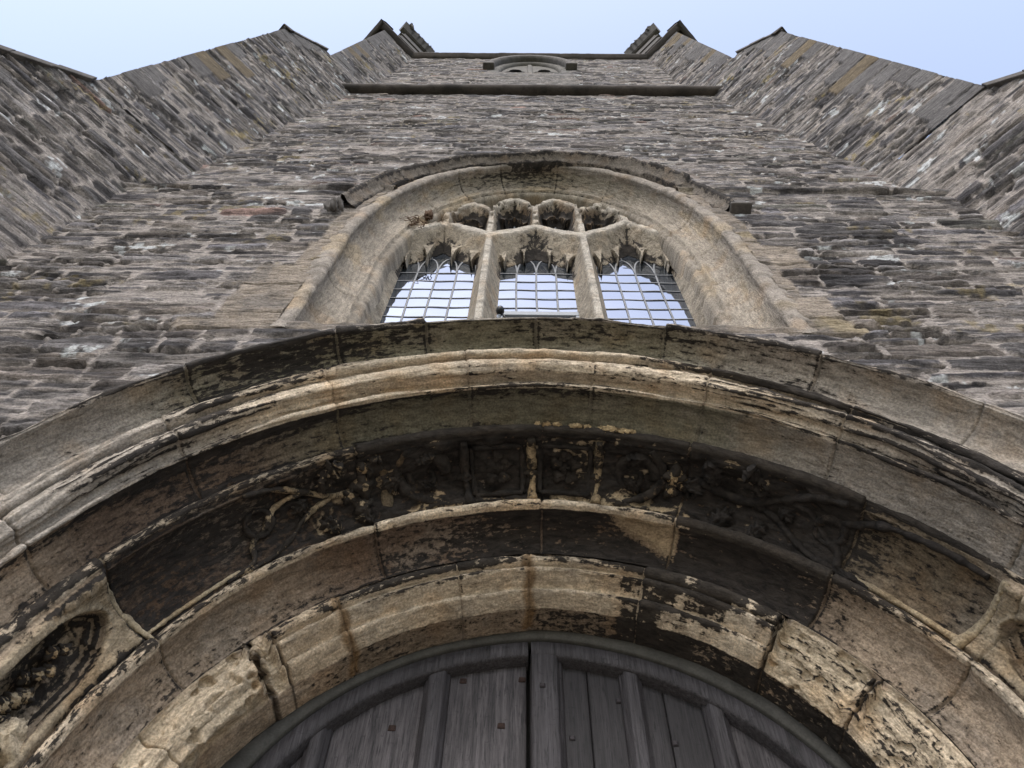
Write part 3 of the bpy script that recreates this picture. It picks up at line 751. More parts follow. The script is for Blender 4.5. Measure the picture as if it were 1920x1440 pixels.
    dT = np.gradient(P, axis=0); dA = np.gradient(P, axis=1); N = np.cross(dT, dA); N /= np.linalg.norm(N, axis=-1)[..., None]+1e-12
    if N[n//2, m//2, 1]+N[n//2, m//2, 2] > 0: N = -N
    wt = np.ones(m); wt[:2] = 0.3; wt[-2:] = .3
    P = P+N*(hgt*wt[None])[..., None]
    col = mixc(col, (.05, .042, .035), joint*.5)
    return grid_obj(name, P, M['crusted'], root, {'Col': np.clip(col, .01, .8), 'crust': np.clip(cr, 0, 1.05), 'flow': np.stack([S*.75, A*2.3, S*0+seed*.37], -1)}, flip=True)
def build_doorway():
    root = build_order('inner_order', TW, 1001); root.name = 'doorway_arch'; root['label'] = 'innermost order of cream stone with peeling black crust round the door'
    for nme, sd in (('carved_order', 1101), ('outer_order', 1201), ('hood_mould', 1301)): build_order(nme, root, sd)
    return root
DW = build_doorway()

# ------------------------------------------------------------------ the west window
A_OUT, B_OUT, A_IN, B_IN = 1.045, 1.89, .91, 1.735
def build_window():
    ph = np.linspace(-math.pi/2, math.pi/2, 420); nj = 110
    zj = np.linspace(4.70, WZC, nj, endpoint=False)
    def path(a, b2, n=2.05):
        x, z = superell(a, b2, n, ph)
        X = np.concatenate([np.full(nj, -a), x, np.full(nj, a)]); Z = np.concatenate([zj, WZC+z, zj[::-1]]); return X, Z
    prof = [(.12, .12, 1.372), (.10, .10, 1.352), (.06, .06, 1.343), (.03, .03, 1.340), (.010, .010, 1.346), (0, 0, 1.357)]
    for f in np.linspace(0, 90, 34)[1:]:
        f = math.radians(f); k = 1-math.cos(f); prof.append((-(A_OUT-A_IN)*k, -(B_OUT-B_IN)*k, 1.36+.135*math.sin(f)))
    prof += [(-(A_OUT-A_IN)-.004, -(B_OUT-B_IN)-.006, 1.515), (-(A_OUT-A_IN)-.03, -(B_OUT-B_IN)-.03, 1.512), (-(A_OUT-A_IN)-.05, -(B_OUT-B_IN)-.05, 1.54), (-(A_OUT-A_IN)-.06, -(B_OUT-B_IN)-.06, 1.64)]
    P = []
    for (oa, ob, y) in prof:
        X, Z = path(A_OUT+oa, B_OUT+ob); P.append(np.stack([X, np.full_like(X, y), Z], -1))
    P = np.stack(P, 1); n, m = P.shape[:2]
    S = np.broadcast_to(np.concatenate([[0], np.cumsum(np.linalg.norm(np.diff(P[:, 8], axis=0), axis=1))])[:, None], (n, m)); A = np.broadcast_to(np.linspace(0, .42, m)[None], (n, m))
    dT = np.gradient(P, axis=0); dA = np.gradient(P, axis=1); N = np.cross(dT, dA); N /= np.linalg.norm(N, axis=-1)[..., None]+1e-9
    if N[n//2, 3, 1] > 0: N = -N
    js = np.array([.35, .75, 1.2, 1.75, 2.25, 2.55, 2.95, 3.32, 3.75, 4.2, 4.75, 5.2, 5.7, 6.2])
    dist = np.abs(S[..., None]-js).min(-1); jn = ss(.010, .002, dist)
    k = np.searchsorted(js, S); rnd = h2(k.astype(np.int64), k.astype(np.int64)*0, 71)
    hgt = .012*(fbm(S*5, A*10, 61, 5)-.5)+.007*(fbm(S*26, A*9, 62, 4)-.5)-.007*jn*(.3+.7*rnd)+.006*(rnd-.5)
    nose = np.exp(-((np.arange(m)-4)/2.5)**2)[None]; hgt += nose*.022*(fbm(S*9, A*3, 63, 4)-.5)
    P = P+N*hgt[..., None]
    tp = np.clip((P[..., 2]-6.9)/.9, 0, 1)
    inner = ss(.07, .14, A)
    col = np.array((.25, .218, .178))*(.72+.56*fbm(S*3, A*7, 64, 5))[..., None]*(.88+.24*rnd)[..., None]
    col = mixc(col, np.array((.185, .165, .125)), tp*inner*.75)
    col = mixc(col, np.array((.19, .168, .148)), (1-inner)*.6)
    col = mixc(col, np.array((.28, .215, .13)), ss(.62, .74, fbm(S*2.5, A*6, 65, 4))*.5)
    col = mixc(col, np.array((.12, .10, .08)), jn*.45*rnd)
    cr = .02+.34*tp*inner+.10*(1-inner)+.5*(fbm(S*2, A*5, 66, 4)-.5)*(.2+tp)
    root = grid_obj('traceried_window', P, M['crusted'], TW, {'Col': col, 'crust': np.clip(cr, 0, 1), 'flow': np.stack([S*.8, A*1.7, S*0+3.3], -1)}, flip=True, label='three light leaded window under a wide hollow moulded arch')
    # hood mould with block stops
    pz = np.linspace(-1.27, 1.27, 380)
    pr = [(-.075, 1.40), (-.07, 1.335), (-.045, 1.325), (-.02, 1.305), (-.006, 1.275), (.012, 1.265), (.026, 1.28), (.05, 1.35), (.07, 1.43)]
    P = []
    for o_, y in pr:
        x, z = superell(1.235+o_, 1.95+o_, 2.25, pz); P.append(np.stack([x, np.full_like(x, y), WZC+z], -1))
    P = np.stack(P, 1); n, m = P.shape[:2]
    S = np.broadcast_to(np.linspace(0, 4.6, n)[:, None], (n, m)); A = np.broadcast_to(np.linspace(0, .2, m)[None], (n, m))
    k = np.searchsorted(np.array([.5, 1.05, 1.6, 2.05, 2.36, 2.95, 3.5, 4.0]), S); rnd = h2(k.astype(np.int64), k.astype(np.int64)*0, 171)
    d = .035*(fbm(S*4, A*0+.5, 161, 5)-.5)+.035*(rnd-.5)+.02*(fbm(S*14, A*14, 162, 4)-.5)
    P[..., 1] -= d; P[..., 2] += d*.6
    col = np.array((.15, .130, .110))*(.7+.6*fbm(S*5, A*12, 163, 5))[..., None]
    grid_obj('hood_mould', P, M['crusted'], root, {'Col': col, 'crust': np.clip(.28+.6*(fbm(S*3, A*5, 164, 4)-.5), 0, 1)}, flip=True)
    for sg, zz in ((-1, 6.50), (1, 6.54)):
        mb = MB()
        if sg < 0: mb.blob((-1.225, 1.345, zz+.01), .050, .068, .075, seed=5, amp=.8, n=20, freq=3.4)
        else: mb.box(1.17, 1.30, 1.28, 1.40, zz-.03, zz); mb.box(1.19, 1.285, 1.295, 1.40, zz+.003, zz+.10)
        o = mb.build('hood_stop', M['slab'], root, smooth=sg < 0, bevel=0 if sg < 0 else .01)
    # sill
    mb = MB(); mb.hexa([(-1.03, 1.37, 4.60), (1.03, 1.37, 4.60), (1.03, 1.75, 4.60), (-1.03, 1.75, 4.60), (-1.03, 1.37, 4.74), (1.03, 1.37, 4.74), (1.03, 1.75, 5.0), (-1.03, 1.75, 5.0)])
    mb.build('sill', M['belfry'], root, bevel=.01)
    # --- mullions and tracery: a net of ridges, hollow splays falling back from them, cusps, pierced lights
    dx = .006; xs = np.arange(-.93, .93+dx, dx); zs = np.arange(4.75, 7.74, .007)
    X, Z = np.meshgrid(xs, zs, indexing='ij'); aX = np.abs(X)
    wx = .010*(fbm(X*7, Z*9, 401, 4)-.5); wz = .03*(fbm(X*6+9, Z*6, 402, 4)-.5)
    xc = np.where(aX < .295, 0, np.sign(X)*.595); u = np.abs(X-xc)+wx; hw = .298
    side = aX >= .295
    def ogee(u_):
        q = np.clip(u_/hw, 0, 1)
        return np.where(side, .36, .25)*(.52*np.sqrt(np.clip(1-q**2.1, 0, 1))+.48*np.clip(1-q/.6, 0, 1)**1.5)
    zr = 6.585+ogee(u)+wz*.6
    zr = np.where(aX > .86, 9., zr)
    def hollow(d, w_, dep):
        t = np.clip((d-.017)/w_, 0, 1); return dep*(1-(1-t)**1.35)*.5+dep*.5*t
    jamb = np.where(Z < 6.5, .90-aX, 9)
    lat = np.minimum(np.abs(aX-.295), .897-aX)
    d_main = np.minimum(hollow(lat, .062, .155), hollow((zr-Z)*.36, .085, .155))
    def scallop(u_, tips, tops):
        """lower edge of a cusped head: round foils rising between the cusp points"""
        z_ = np.full(u_.shape, float(tops[-1])); edges = [-tips[0][0]]+[t_[0] for t_ in tips]+[.33]
        for k_, (ztop_) in enumerate(tops):
            a_, b_ = edges[k_], edges[k_+1]; mid_, w_ = (a_+b_)/2, (b_-a_)/2
            zl = tips[max(k_-1, 0)][1] if k_ else tips[0][1]; zr_ = tips[min(k_, len(tips)-1)][1]
            q_ = np.clip((u_-mid_)/w_, -1, 1); base_ = lerp(zl, zr_, (q_+1)/2)
            z_ = np.where((u_ >= a_) & (u_ <= b_), base_+(ztop_-base_)*np.sqrt(np.clip(1-q_**2, 0, 1))**.9, z_)
        return z_
    lift_ = np.where(side, .03, 0.)
    jit = .035*(h2(np.floor((X+2)/.12).astype(np.int64), np.zeros(X.shape, np.int64), 77)-.5)
    zb = np.zeros_like(X)
    for sg_ in (-1, 0, 1):
        for hf in (-1, 1):
            j4 = [.030*(h2(np.array(sg_*4+hf*9+k_*3+50), np.array(k_), 88)-.5) for k_ in range(6)]
            sel_ = (xc*1.68 > sg_-.5) & (xc*1.68 < sg_+.5) & (np.sign(X-xc) == hf)
            zz_ = scallop(u, [(.082+j4[0], 6.36+1.6*j4[1]), (.200+j4[2], 6.25+1.6*j4[3])], [6.74, 6.62+1.5*j4[4], 6.50+1.5*j4[5]])
            zb = np.where(sel_, zz_, zb)
    zb = np.where(zb == 0, 6.6, zb)+lift_+wz*.8
    zb2 = zb+.035
    d_pl = .072+.030*np.clip((zr-Z)/.35, 0, 1)
    d_main = np.where(Z > zb, np.minimum(d_main, d_pl), d_main)
    # panel lights above the ogees
    top = np.where(aX < .295, 7.50-.17*np.clip(np.abs(aX-.145)/.145, 0, 1)**1.2, 7.37-.17*np.clip(np.abs(aX-.44)/.145, 0, 1)**1.2)+wz
    latp = np.minimum(np.minimum(np.abs(aX-.295), aX), np.abs(aX-.598))
    pc = np.where(aX < .295, .147, .446); up = np.abs(aX-pc)
    d_pan = np.minimum(np.minimum(hollow(latp, .050, .150), hollow((top-Z)*.40, .07, .150)), hollow((Z-zr)*.5, .04, .15))
    ctip = np.where(aX < .295, 7.19, 7.08)+wz*.5
    zbp = scallop(up, [(.062, 0.)], [.13, .085])+ctip
    d_pan = np.where(Z > zbp, np.minimum(d_pan, .080), d_pan)
    d_pan = np.where(Z > top, np.minimum(hollow((Z-top)*.6, .05, .075), .06+.04*(fbm(X*6, Z*6, 405, 4)-.3)), d_pan)
    # solid sunk spandrels outside the side ogees
    d_sp = np.minimum(np.minimum(hollow((Z-zr)*.5, .05, .075), hollow(np.abs(aX-.598), .05, .075)), .07)
    d = np.where(Z < zr, d_main, np.where(aX < .598, d_pan, d_sp))
    d = np.where(aX > .86, np.minimum(d, hollow(.93-aX, .062, .155)*0+hollow(.897-aX, .062, .155)*(Z < 6.6)+.05*(Z >= 6.6)), d)
    arch_r = (aX/(A_IN-.035))**2.05+(np.clip(Z-WZC, 0, 9)/(B_IN-.03))**2.05
    y = 1.520+d
    hole = d > .1480
    solid = ~hole; grow = solid.copy()
    grow[1:] |= solid[:-1]; grow[:-1] |= solid[1:]; grow[:, 1:] |= solid[:, :-1]; grow[:, :-1] |= solid[:, 1:]
    y = np.where(hole, 1.671, y); keep = grow & np.where(Z > WZC, arch_r < 1, aX < A_IN-.02)
    ero = fbm(X*8, Z*8, 411, 5)
    y = y+(.012*(ero-.5)+.026*ss(.50, .66, fbm(X*13, Z*13, 412, 4))*(Z > 6.85)+.005*(fbm(X*40, Z*40, 413, 3)-.5))*solid
    col = np.array((.28, .242, .190))*(.70+.60*fbm(X*6, Z*5, 414, 5))[..., None]
    col = mixc(col, np.array((.13, .092, .06)), ss(.46, .62, fbm(X*5, Z*5, 415, 4))*(Z > 7.0)*.8)
    apexd = np.minimum(np.minimum(np.hypot(X, (Z-6.60)*.45), np.hypot(X+.6, (Z-6.66)*.45)), np.hypot(X-.6, (Z-6.66)*.45))
    rdg = ss(.030, .0, d); col = mixc(col, (.34, .315, .275), rdg*.6)
    cr = .06-.10*rdg+(.25+.35*h2((xc*10).astype(np.int64)+40, (X > xc).astype(np.int64), 91))*ss(.17, .02, apexd+.10*(fbm(X*9, Z*6, 417, 4)-.5))*(Z < zr)+.42*ss(.09, .125, d)*(Z > 6.2)+.30*(Z > 7.15)+.55*(aX < .598)*(Z > zr+.02)*ss(.035, .075, d)+.6*(fbm(X*4, Z*4, 416, 4)-.5)  # blacker at the light heads, with depth and in the panel backs
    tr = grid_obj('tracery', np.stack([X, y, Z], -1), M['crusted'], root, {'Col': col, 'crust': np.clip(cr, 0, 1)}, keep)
    tr.data.set_sharp_from_angle(angle=R(48))
    # --- panes, cames
    rg = random.Random(4)
    for xc, hw in ((-.60, .235), (0, .232), (.60, .235)):
        mb = MB(); gx = [xc-hw-.04, xc-hw*.5, xc, xc+hw*.5, xc+hw+.04]; gz = [4.793+.137*k_ for k_ in range(15)]
        for a, b2 in zip(gx[:-1], gx[1:]):
            for c_, d_ in zip(gz[:-1], gz[1:]):           # every quarry sits at its own slight tilt
                tx, tz = rg.uniform(-.010, .010), rg.uniform(-.012, .012)
                f = lambda x, z: 1.672+(x-(a+b2)/2)*tx+(z-(c_+d_)/2)*tz
                mb.add([(a, f(a, c_), c_), (b2, f(b2, c_), c_), (b2, f(b2, d_), d_), (a, f(a, d_), d_)], [(0, 1, 2, 3)])
        pane = mb.build('pane', M['glass'], root)
        mb = MB(); zt = 6.30
        vx = [xc+hw*f for f in (-.5, 0, .5)]
        for v in vx: mb.tube([(v+.003*math.sin(z*5+v*9), 1.664, z) for z in np.linspace(4.82, zt, 14)], .0062, 6)
        z = 4.93; rows = []
        while z < zt+.01:
            rows.append(z); z += .137
        for z in rows: mb.tube([(x, 1.663-.002*(x > xc), z+.004*math.sin(x*23+z*7)) for x in np.linspace(xc-hw-.02, xc+hw+.02, 10)], .0062, 6)
        zt = rows[-1]
        st = hw*.5
        for c in (-2, -1, 0, 1):       # intersecting pointed heads of the quarries
            xa, xb = xc+c*st, xc+(c+1)*st
            xm = (xa+xb)/2
            for a, b2 in ((xa, xm), (xb, xm)):
                mb.tube([(a+(b2-a)*(1-math.cos(t)), 1.664, zt+.26*math.sin(t)) for t in np.linspace(0, math.pi/2, 9)], .0062, 6)
        for c in (-1.5, -.5, .5, 1.5): mb.tube([(xc+c*st, 1.664, zt+.26+.18*t) for t in (0, 1)], .0055, 6)
        mb.v = [(a, 1.670+(c_-1.664)*.30, e) for a, c_, e in mb.v]; mb.build('lead_cames', M['lead'], pane, smooth=True)
    for xc in (-.44, -.145, .145, .44):
        mb = MB(); mb.add([(xc-.14, 1.672, 6.6), (xc+.14, 1.672, 6.6), (xc+.14, 1.672, 7.45), (xc-.14, 1.672, 7.45)], [(0, 1, 2, 3)]); pane = mb.build('pane', M['glass'], root)
        mb = MB(); mb.tube([(xc, 1.664, 6.65), (xc, 1.664, 7.4)], .0062, 6)
        for z in (6.86, 7.0, 7.14): mb.tube([(xc-.12, 1.664, z), (xc+.12, 1.664, z)], .006, 6)
        mb.v = [(a, 1.670+(c_-1.664)*.30, e) for a, c_, e in mb.v]; mb.build('lead_cames', M['lead'], pane, smooth=True)
    # pale opening frame at the foot of the middle light
    mb = MB(); mb.box(-.20, .215, 1.628, 1.660, 5.555, 5.605); mb.box(.197, .215, 1.628, 1.660, 5.0, 5.552); mb.box(-.20, -.183, 1.628, 1.660, 5.0, 5.552)
    mb.build('opening_frame', M['white'], root, bevel=.004)
    mb = MB(); mb.box(-1.1, 1.1, 1.95, 2.0, 4.6, 7.8); mb.build('dark_backing', M['dark'], root)  # added near-black sheet, blocks light and stands for the unlit interior
    return root
WN = build_window()

# ------------------------------------------------------------------ the double door
def door_arch_top(x, r):
    x = np.asarray(x, float)
    th = np.arcsin(np.clip(x/(R0+r), -1, 1)); rr = R0+r+arch_dr(th, np.full_like(th, r)); return ZC+np.sqrt(np.clip(rr**2-x**2, 0, None))
def vstrip(name, prof, r, mat, parent, z0=.05):
    """vertical moulded strip: profile (x, y) points run from z0 up to the arch"""
    pr = dens(prof, .012); x, y = pr[:, 0], pr[:, 1]
    zt = door_arch_top(x, r)
    nz = 60; t = np.concatenate([np.linspace(0, .7, 12, endpoint=False), np.linspace(.7, 1, nz-12)])
    Z = z0+(zt[None]-z0)*t[:, None]
    P = np.stack([np.broadcast_to(x, Z.shape), np.broadcast_to(y, Z.shape)+.0015*(fbm(np.broadcast_to(x, Z.shape)*40, Z*4, 5, 3)-.5), Z], -1)
    return grid_obj(name, P, mat, parent, flip=True)
def door_frame():
    # outer timber frame strip against the stone
    ths = np.linspace(-2.6, 2.6, 420)
    pts = [(.012, 2.215), (-.004, 2.205), (-.036, 2.205), (-.040, 2.212), (-.040, 2.27)]
    P = np.stack([arch_pt(ths, np.full_like(ths, r), np.full_like(ths, d)) for r, d in pts], 1)
    wv = .004*(fbm(ths*9, ths*0, 9, 3)-.5); P[..., 1] += wv[:, None]
    return grid_obj('door_frame', P, M['framewood'], DW, flip=True)
door_frame()
def door_leaf(sg):
    CX = -.046
    ths = np.linspace(-2.6, -.046, 200) if sg < 0 else np.linspace(-.034, 2.6, 200)
    g = .004
    pts = [(-.043, 2.27), (-.043, 2.222), (-.050, 2.214), (-.104, 2.216), (-.112, 2.226), (-.118, 2.285)]
    P = np.stack([arch_pt(ths, np.full_like(ths, r), np.full_like(ths, d)) for r, d in pts], 1)
    root = grid_obj('door', P, M['wood'], TW, flip=True, label='left leaf of dark oak door with rough boards and rusty sockets' if sg < 0 else 'right leaf of dark oak door with smooth boards and iron studs')
    RT = -.10
    if sg < 0:
        mm = [(-.411, -.318), (-.768, -.690)]; boards = [(-1.03, -.73), (-.73, -.36), (-.36, -.050)]
        for a, b2 in boards: vstrip('plank', [(a+.001, 2.30), (a+.001, 2.272), (a+.006, 2.267), (b2-.006, 2.267), (b2-.001, 2.272), (b2-.001, 2.30)], RT, M['plank'], root)
    else:
        mm = [(.274, .358), (.545, .628)]; boards = [(-.04, .165), (.165, .31), (.31, .425), (.425, .585), (.585, .80), (.80, 1.03)]
        for a, b2 in boards: vstrip('plank', [(a+.001, 2.30), (a+.001, 2.272), (a+.005, 2.267), (b2-.005, 2.267), (b2-.001, 2.272), (b2-.001, 2.30)], RT, M['board'] if b2 < .7 else M['plank'], root)
        vstrip('stile', [(-.036, 2.30), (-.036, 2.226), (-.030, 2.218), (.052, 2.218), (.060, 2.226), (.062, 2.240), (.074, 2.246), (.080, 2.268)], RT+.01, M['wood'], root)
    for a, b2 in mm:
        vstrip('muntin', [(a, 2.270), (a+.004, 2.250), (a+.014, 2.246), (a+.018, 2.232), (a+.026, 2.228), (b2-.026, 2.228), (b2-.018, 2.232), (b2-.014, 2.246), (b2-.004, 2.250), (b2, 2.270)], RT+.01, M['wood'], root)
    def stud(x, z, y, s=.011, mat='iron', name='stud'):
        mb = MB(); mb.hexa([(x-s, y, z-s), (x+s, y, z-s), (x+s, y, z+s), (x-s, y, z+s), (x-s*.6, y-.007, z-s*.6), (x+s*.6, y-.007, z-s*.6), (x+s*.6, y-.007, z+s*.6), (x-s*.6, y-.007, z+s*.6)])
        mb.build(name, M[mat], root, bevel=.002)
    if sg < 0:
        for x, z in ((-.498, 3.495), (-.135, 3.511), (-.275, 3.70), (-.066, 3.71), (-.50, 3.05), (-.14, 3.05)):
            mb = MB(); mb.hexa([(x-.015, 2.2665, z-.014), (x+.014, 2.2655, z-.015), (x+.015, 2.272, z+.014), (x-.014, 2.272, z+.015), (x-.011, 2.2625, z-.010), (x+.010, 2.2625, z-.011), (x+.011, 2.265, z+.010), (x-.010, 2.265, z+.011)]); mb.build('rusty_socket', M['rust'], root, bevel=.003)
    else:
        for x, z, y in ((.004, 3.64, 2.218), (.10, 3.465, 2.267), (.435, 3.45, 2.267), (.268, 3.62, 2.267), (.10, 3.0, 2.267), (.46, 3.0, 2.267), (.005, 3.1, 2.218)): stud(x, z, y)
    return root
door_leaf(-1); door_leaf(1)
mb = MB(); mb.box(-1.2, 1.2, 2.34, 2.40, 0, 4.2); mb.build('dark_backing', M['dark'], DW)  # added dark sheet behind the door to block light

# ------------------------------------------------------------------ carving in the casement hollow
CAS = np.array([p for bn, pl in PROF['carved_order'] if bn == 'casement' for p in dens(pl, .004)])
CASL = np.concatenate([[0], np.cumsum(np.hypot(*np.diff(CAS, axis=0).T))]); CASL /= CASL[-1]
def cpt(th, u, lift=0.):
    th = np.asarray(th, float); u = np.asarray(u, float)
    r = np.interp(u, CASL, CAS[:, 0]); d = np.interp(u, CASL, CAS[:, 1])
    # lift leaves the hollow towards the arch opening and the viewer
    return arch_pt(th, r-lift*.75, d-lift*.66)
def spl(pts, n=40):
    pts = np.array(pts, float); k = len(pts); t = np.linspace(0, k-1, n); out = []
    P = np.vstack([2*pts[0]-pts[1], pts, 2*pts[-1]-pts[-2]])
    for q in t:
        i = min(int(q), k-2); f = q-i; a, b2, c, d = P[i], P[i+1], P[i+2], P[i+3]
        out.append(.5*((2*b2)+(-a+c)*f+(2*a-5*b2+4*c-d)*f*f+(-a+3*b2-3*c+d)*f**3))
    return np.array(out)
CARVED = []
def carve_mat(mb, name, col, crust, seed, label=None):
    V = np.array(mb.v); n = len(V)
    c = np.array(col)[None]*(.7+.6*fbm(V[:, 0]*9+V[:, 1]*7, V[:, 2]*9, seed, 4))[:, None]
    cr = np.clip(crust*1.36+(1.15 if crust < .97 else .3)*(fbm(V[:, 0]*9+V[:, 1]*8, V[:, 2]*9, seed+3, 4)-.5), 0, 1.6)
    er = .010*(fbm(V[:, 0]*38+V[:, 1]*20, V[:, 2]*38, seed+5, 3)-.5)+.007*(fbm(V[:, 0]*90, V[:, 2]*90+V[:, 1]*40, seed+6, 2)-.5)
    mb.v = [(a+e_*.6, b2+e_*.5, c_+e_*.6) for (a, b2, c_), e_ in zip(mb.v, er)]
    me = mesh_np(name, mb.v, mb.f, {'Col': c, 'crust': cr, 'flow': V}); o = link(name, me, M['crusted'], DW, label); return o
def th_pos(q): return q[:, 0].mean() > -.40
def rib(mb, pts, rad, lift=.012, n=50):
    q = spl(pts, n); r = np.interp(np.linspace(0, 1, n), np.linspace(0, 1, len(rad)), rad) if hasattr(rad, '__len__') else np.full(n, rad)
    wob = fbm(q[:, 0]*60, q[:, 1]*9, 7, 3); mb.tube(cpt(q[:, 0]+.006*(wob-.5), q[:, 1], lift*.35), r*(1.25 if th_pos(q) else .85)*(.45+1.1*wob), 9)
def frame_at(th, u):
    o = cpt(th, u); e1 = cpt(th+.01, u)-o; e2 = cpt(th, min(u+.03, 1.))-o; e1 /= np.linalg.norm(e1); e2 -= e1*(e2@e1); e2 /= np.linalg.norm(e2); e3 = np.cross(e1, e2)
    if e3[1]+e3[2]*.9 > 0: e3 = -e3
    return o, np.stack([e1, e2, e3], 1)
def leaf(mb, th, u, ang, ln, wd, seed, lobes=5):
    """a lobed, ribbed leaf lying on the hollow"""
    o, F = frame_at(th, u); n, m = 22, 15
    a = np.linspace(0, 1, n); bb = np.linspace(-1, 1, m); A, B = np.meshgrid(a, bb, indexing='ij')
    w_ = wd*np.sin(math.pi*np.clip(A*.93+.05, 0, 1))**.6*(1+.24*np.cos(A*lobes*2*math.pi))
    x = A*ln-.05*ln*np.abs(B)*np.cos(A*lobes*2*math.pi); y = B*w_
    z = .004+.024*(1-B**2)+.044*(fbm(A*5+seed, B*3, seed, 3)-.5)+.012*np.sin(math.pi*A)-.008*np.exp(-(B/.12)**2)
    ca, sa = math.cos(ang), math.sin(ang)
    L = np.stack([x*ca-y*sa, x*sa+y*ca, z], -1)
    V = o+L.reshape(-1, 3) @ F.T
    mb.add(V, [tuple(f) for f in grid_faces(n, m)])
def boss(mb, th, u, rad, seed, lobes=5, h=.6):
    o, F = frame_at(th, u)
    mb.blob(o+F[:, 2]*rad*.25, rad, rad, rad*h, seed=seed, amp=.35, n=16, rot=F, lobes=lobes, lob=.22)
DK = (.05, .042, .036)
def carvings():
    # paired square panels by the apex with flower bosses, divided by small posts
    for i, th in enumerate((-.118, .062)):
        mb = MB()
        for a, b2 in (((-.066, .16), (.066, .16)), ((.066, .16), (.066, .80)), ((.066, .80), (-.066, .80)), ((-.066, .80), (-.066, .16))):
            rib(mb, [(th+a[0], a[1]), ((th+a[0]+th+b2[0])/2, (a[1]+b2[1])/2), (th+b2[0], b2[1])], .008, .006, 14)
        carve_mat(mb, 'carved_panel_frame', DK, .80, 61+i)
        mb = MB()
        for k in range(5):
            an = k*2*math.pi/5+.3; boss(mb, th+.026*math.cos(an), .50+.16*math.sin(an), .022, 5+k, 3)
        boss(mb, th, .5, .02, 99, 4, .9)
        carve_mat(mb, 'carved_flower', (.16, .12, .08), .84, 71+i)
    for i, th in enumerate((-.205, -.028, .150)):
        mb = MB(); rib(mb, [(th, .05), (th+.003, .3), (th, .6), (th, .92)], [.014, .010, .016, .012], .012, 24); boss(mb, th, .42, .024, 31+i, 4, .7)
        carve_mat(mb, 'carved_post', (.33, .255, .16) if i else DK, .66, 81+i)
    # curled dragons or scrolls either side of the panels
    for sg, th0, sd in ((-1, -.31, 11), (1, .245, 12)):
        mb = MB()
        sp = [(th0+.058*math.cos(t)*(1-t/9.5), .50+.30*math.sin(t)*(1-t/9.5)) for t in np.linspace(0, 7.4, 16)]
        rib(mb, sp, [.020, .018, .014, .010, .006], .012, 70)
        rib(mb, [(th0-sg*.02, .12), (th0+sg*.05, .3), (th0+sg*.075, .6), (th0+sg*.04, .9)], [.008, .016, .018, .010], .014)
        leaf(mb, th0-.03, .72, .3, .09, .022, sd); leaf(mb, th0+.02, .3, 2.6, .08, .02, sd+1)
        carve_mat(mb, 'carved_scroll', (.12, .09, .06), .86, 90+sd)
    # broken boss with pale fractures right of the apex, and one by the left joint
    mb = MB(); boss(mb, .352, .60, .040, 21, 4, .8); boss(mb, .345, .38, .026, 22, 3, .8); boss(mb, .375, .5, .02, 25, 3, .7)
    carve_mat(mb, 'carved_boss', (.36, .27, .16), .42, 121)
    mb = MB(); boss(mb, -.475, .55, .045, 23, 4, .8); boss(mb, -.49, .30, .035, 24, 3, .8); boss(mb, -.468, .78, .028, 27, 3, .8); boss(mb, -.51, .45, .03, 28, 5, .8)
    carve_mat(mb, 'carved_boss', (.36, .28, .18), .38, 122)
    # flat pale scar left of the apex where the carving has broken away
    n, m = 26, 20; a, b2 = np.meshgrid(np.linspace(-1, 1, n), np.linspace(-1, 1, m), indexing='ij'); rad = np.maximum(np.abs(a), np.abs(b2)); an = np.arctan2(b2, a)
    k = .62+.36*np.cos(4*an+.3)+.28*(fbm(np.cos(an)*2+3, np.sin(an)*2+5, 17, 3)-.5)
    P = cpt(-.418+.062*a*k, .46+.30*b2*k, .014-.012*rad**4)
    o = grid_obj('broken_scar', P, M['crusted'], DW, {'Col': np.broadcast_to(np.array((.125, .098, .066)), P.shape).copy(), 'crust': np.full(P.shape[:2], .12)})
    # long vines: stem with side leaves, the eye of the tracery and the head of a sunk panel
    for sg in (-1, 1):
        f = lambda pts: [(sg*a if sg > 0 else -a, b2) for a, b2 in pts]
        mb = MB(); dk = 1.0 if sg > 0 else .80; cl = DK if sg > 0 else (.30, .24, .16)
        rib(mb, f([(.40, .60), (.47, .52), (.55, .50), (.62, .66), (.70, .86), (.77, .93)]), [.012, .016, .015, .014, .012, .010], .014)
        rib(mb, f([(.55, .50), (.62, .40), (.68, .22), (.74, .10), (.84, .04)]), [.010, .012, .012, .010, .008], .012)
        rib(mb, f([(.62, .66), (.69, .62), (.735, .42), (.78, .30), (.80, .12), (.88, .06)]), [.010, .011, .012, .012, .010, .008], .010)
        if sg > 0: rib(mb, f([(.735, .60), (.80, .72), (.86, .85), (.98, .92), (1.08, .90)]), [.009, .011, .011, .010, .009], .010)
        carve_mat(mb, 'carved_vine', cl, dk, 130+sg)
        mb = MB()     # ring round the tracery eye
        ring = [(.745+.033*math.cos(t), .50+.15*math.sin(t)) for t in np.linspace(0, 2*math.pi, 13)]
        rib(mb, f(ring), .011, .012, 48); carve_mat(mb, 'carved_ring', DK if sg > 0 else (.2, .15, .1), .93 if sg > 0 else .8, 140+sg)
        for i, (th, u, an, ln, wd) in enumerate(((.455, .62, 2.0, .10, .034), (.50, .34, -1.9, .10, .034), (.575, .60, 1.9, .09, .030), (.60, .28, -2.1, .085, .032), (.43, .46, 2.9, .09, .034), (.53, .80, 1.2, .08, .028), (.66, .44, 2.6, .07, .026))):
            mb = MB(); leaf(mb, sg*th if sg > 0 else -th, u, an if sg > 0 else math.pi-an, ln, wd, 150+i, 4)
            carve_mat(mb, 'carved_leaf', cl, dk, 160+i)
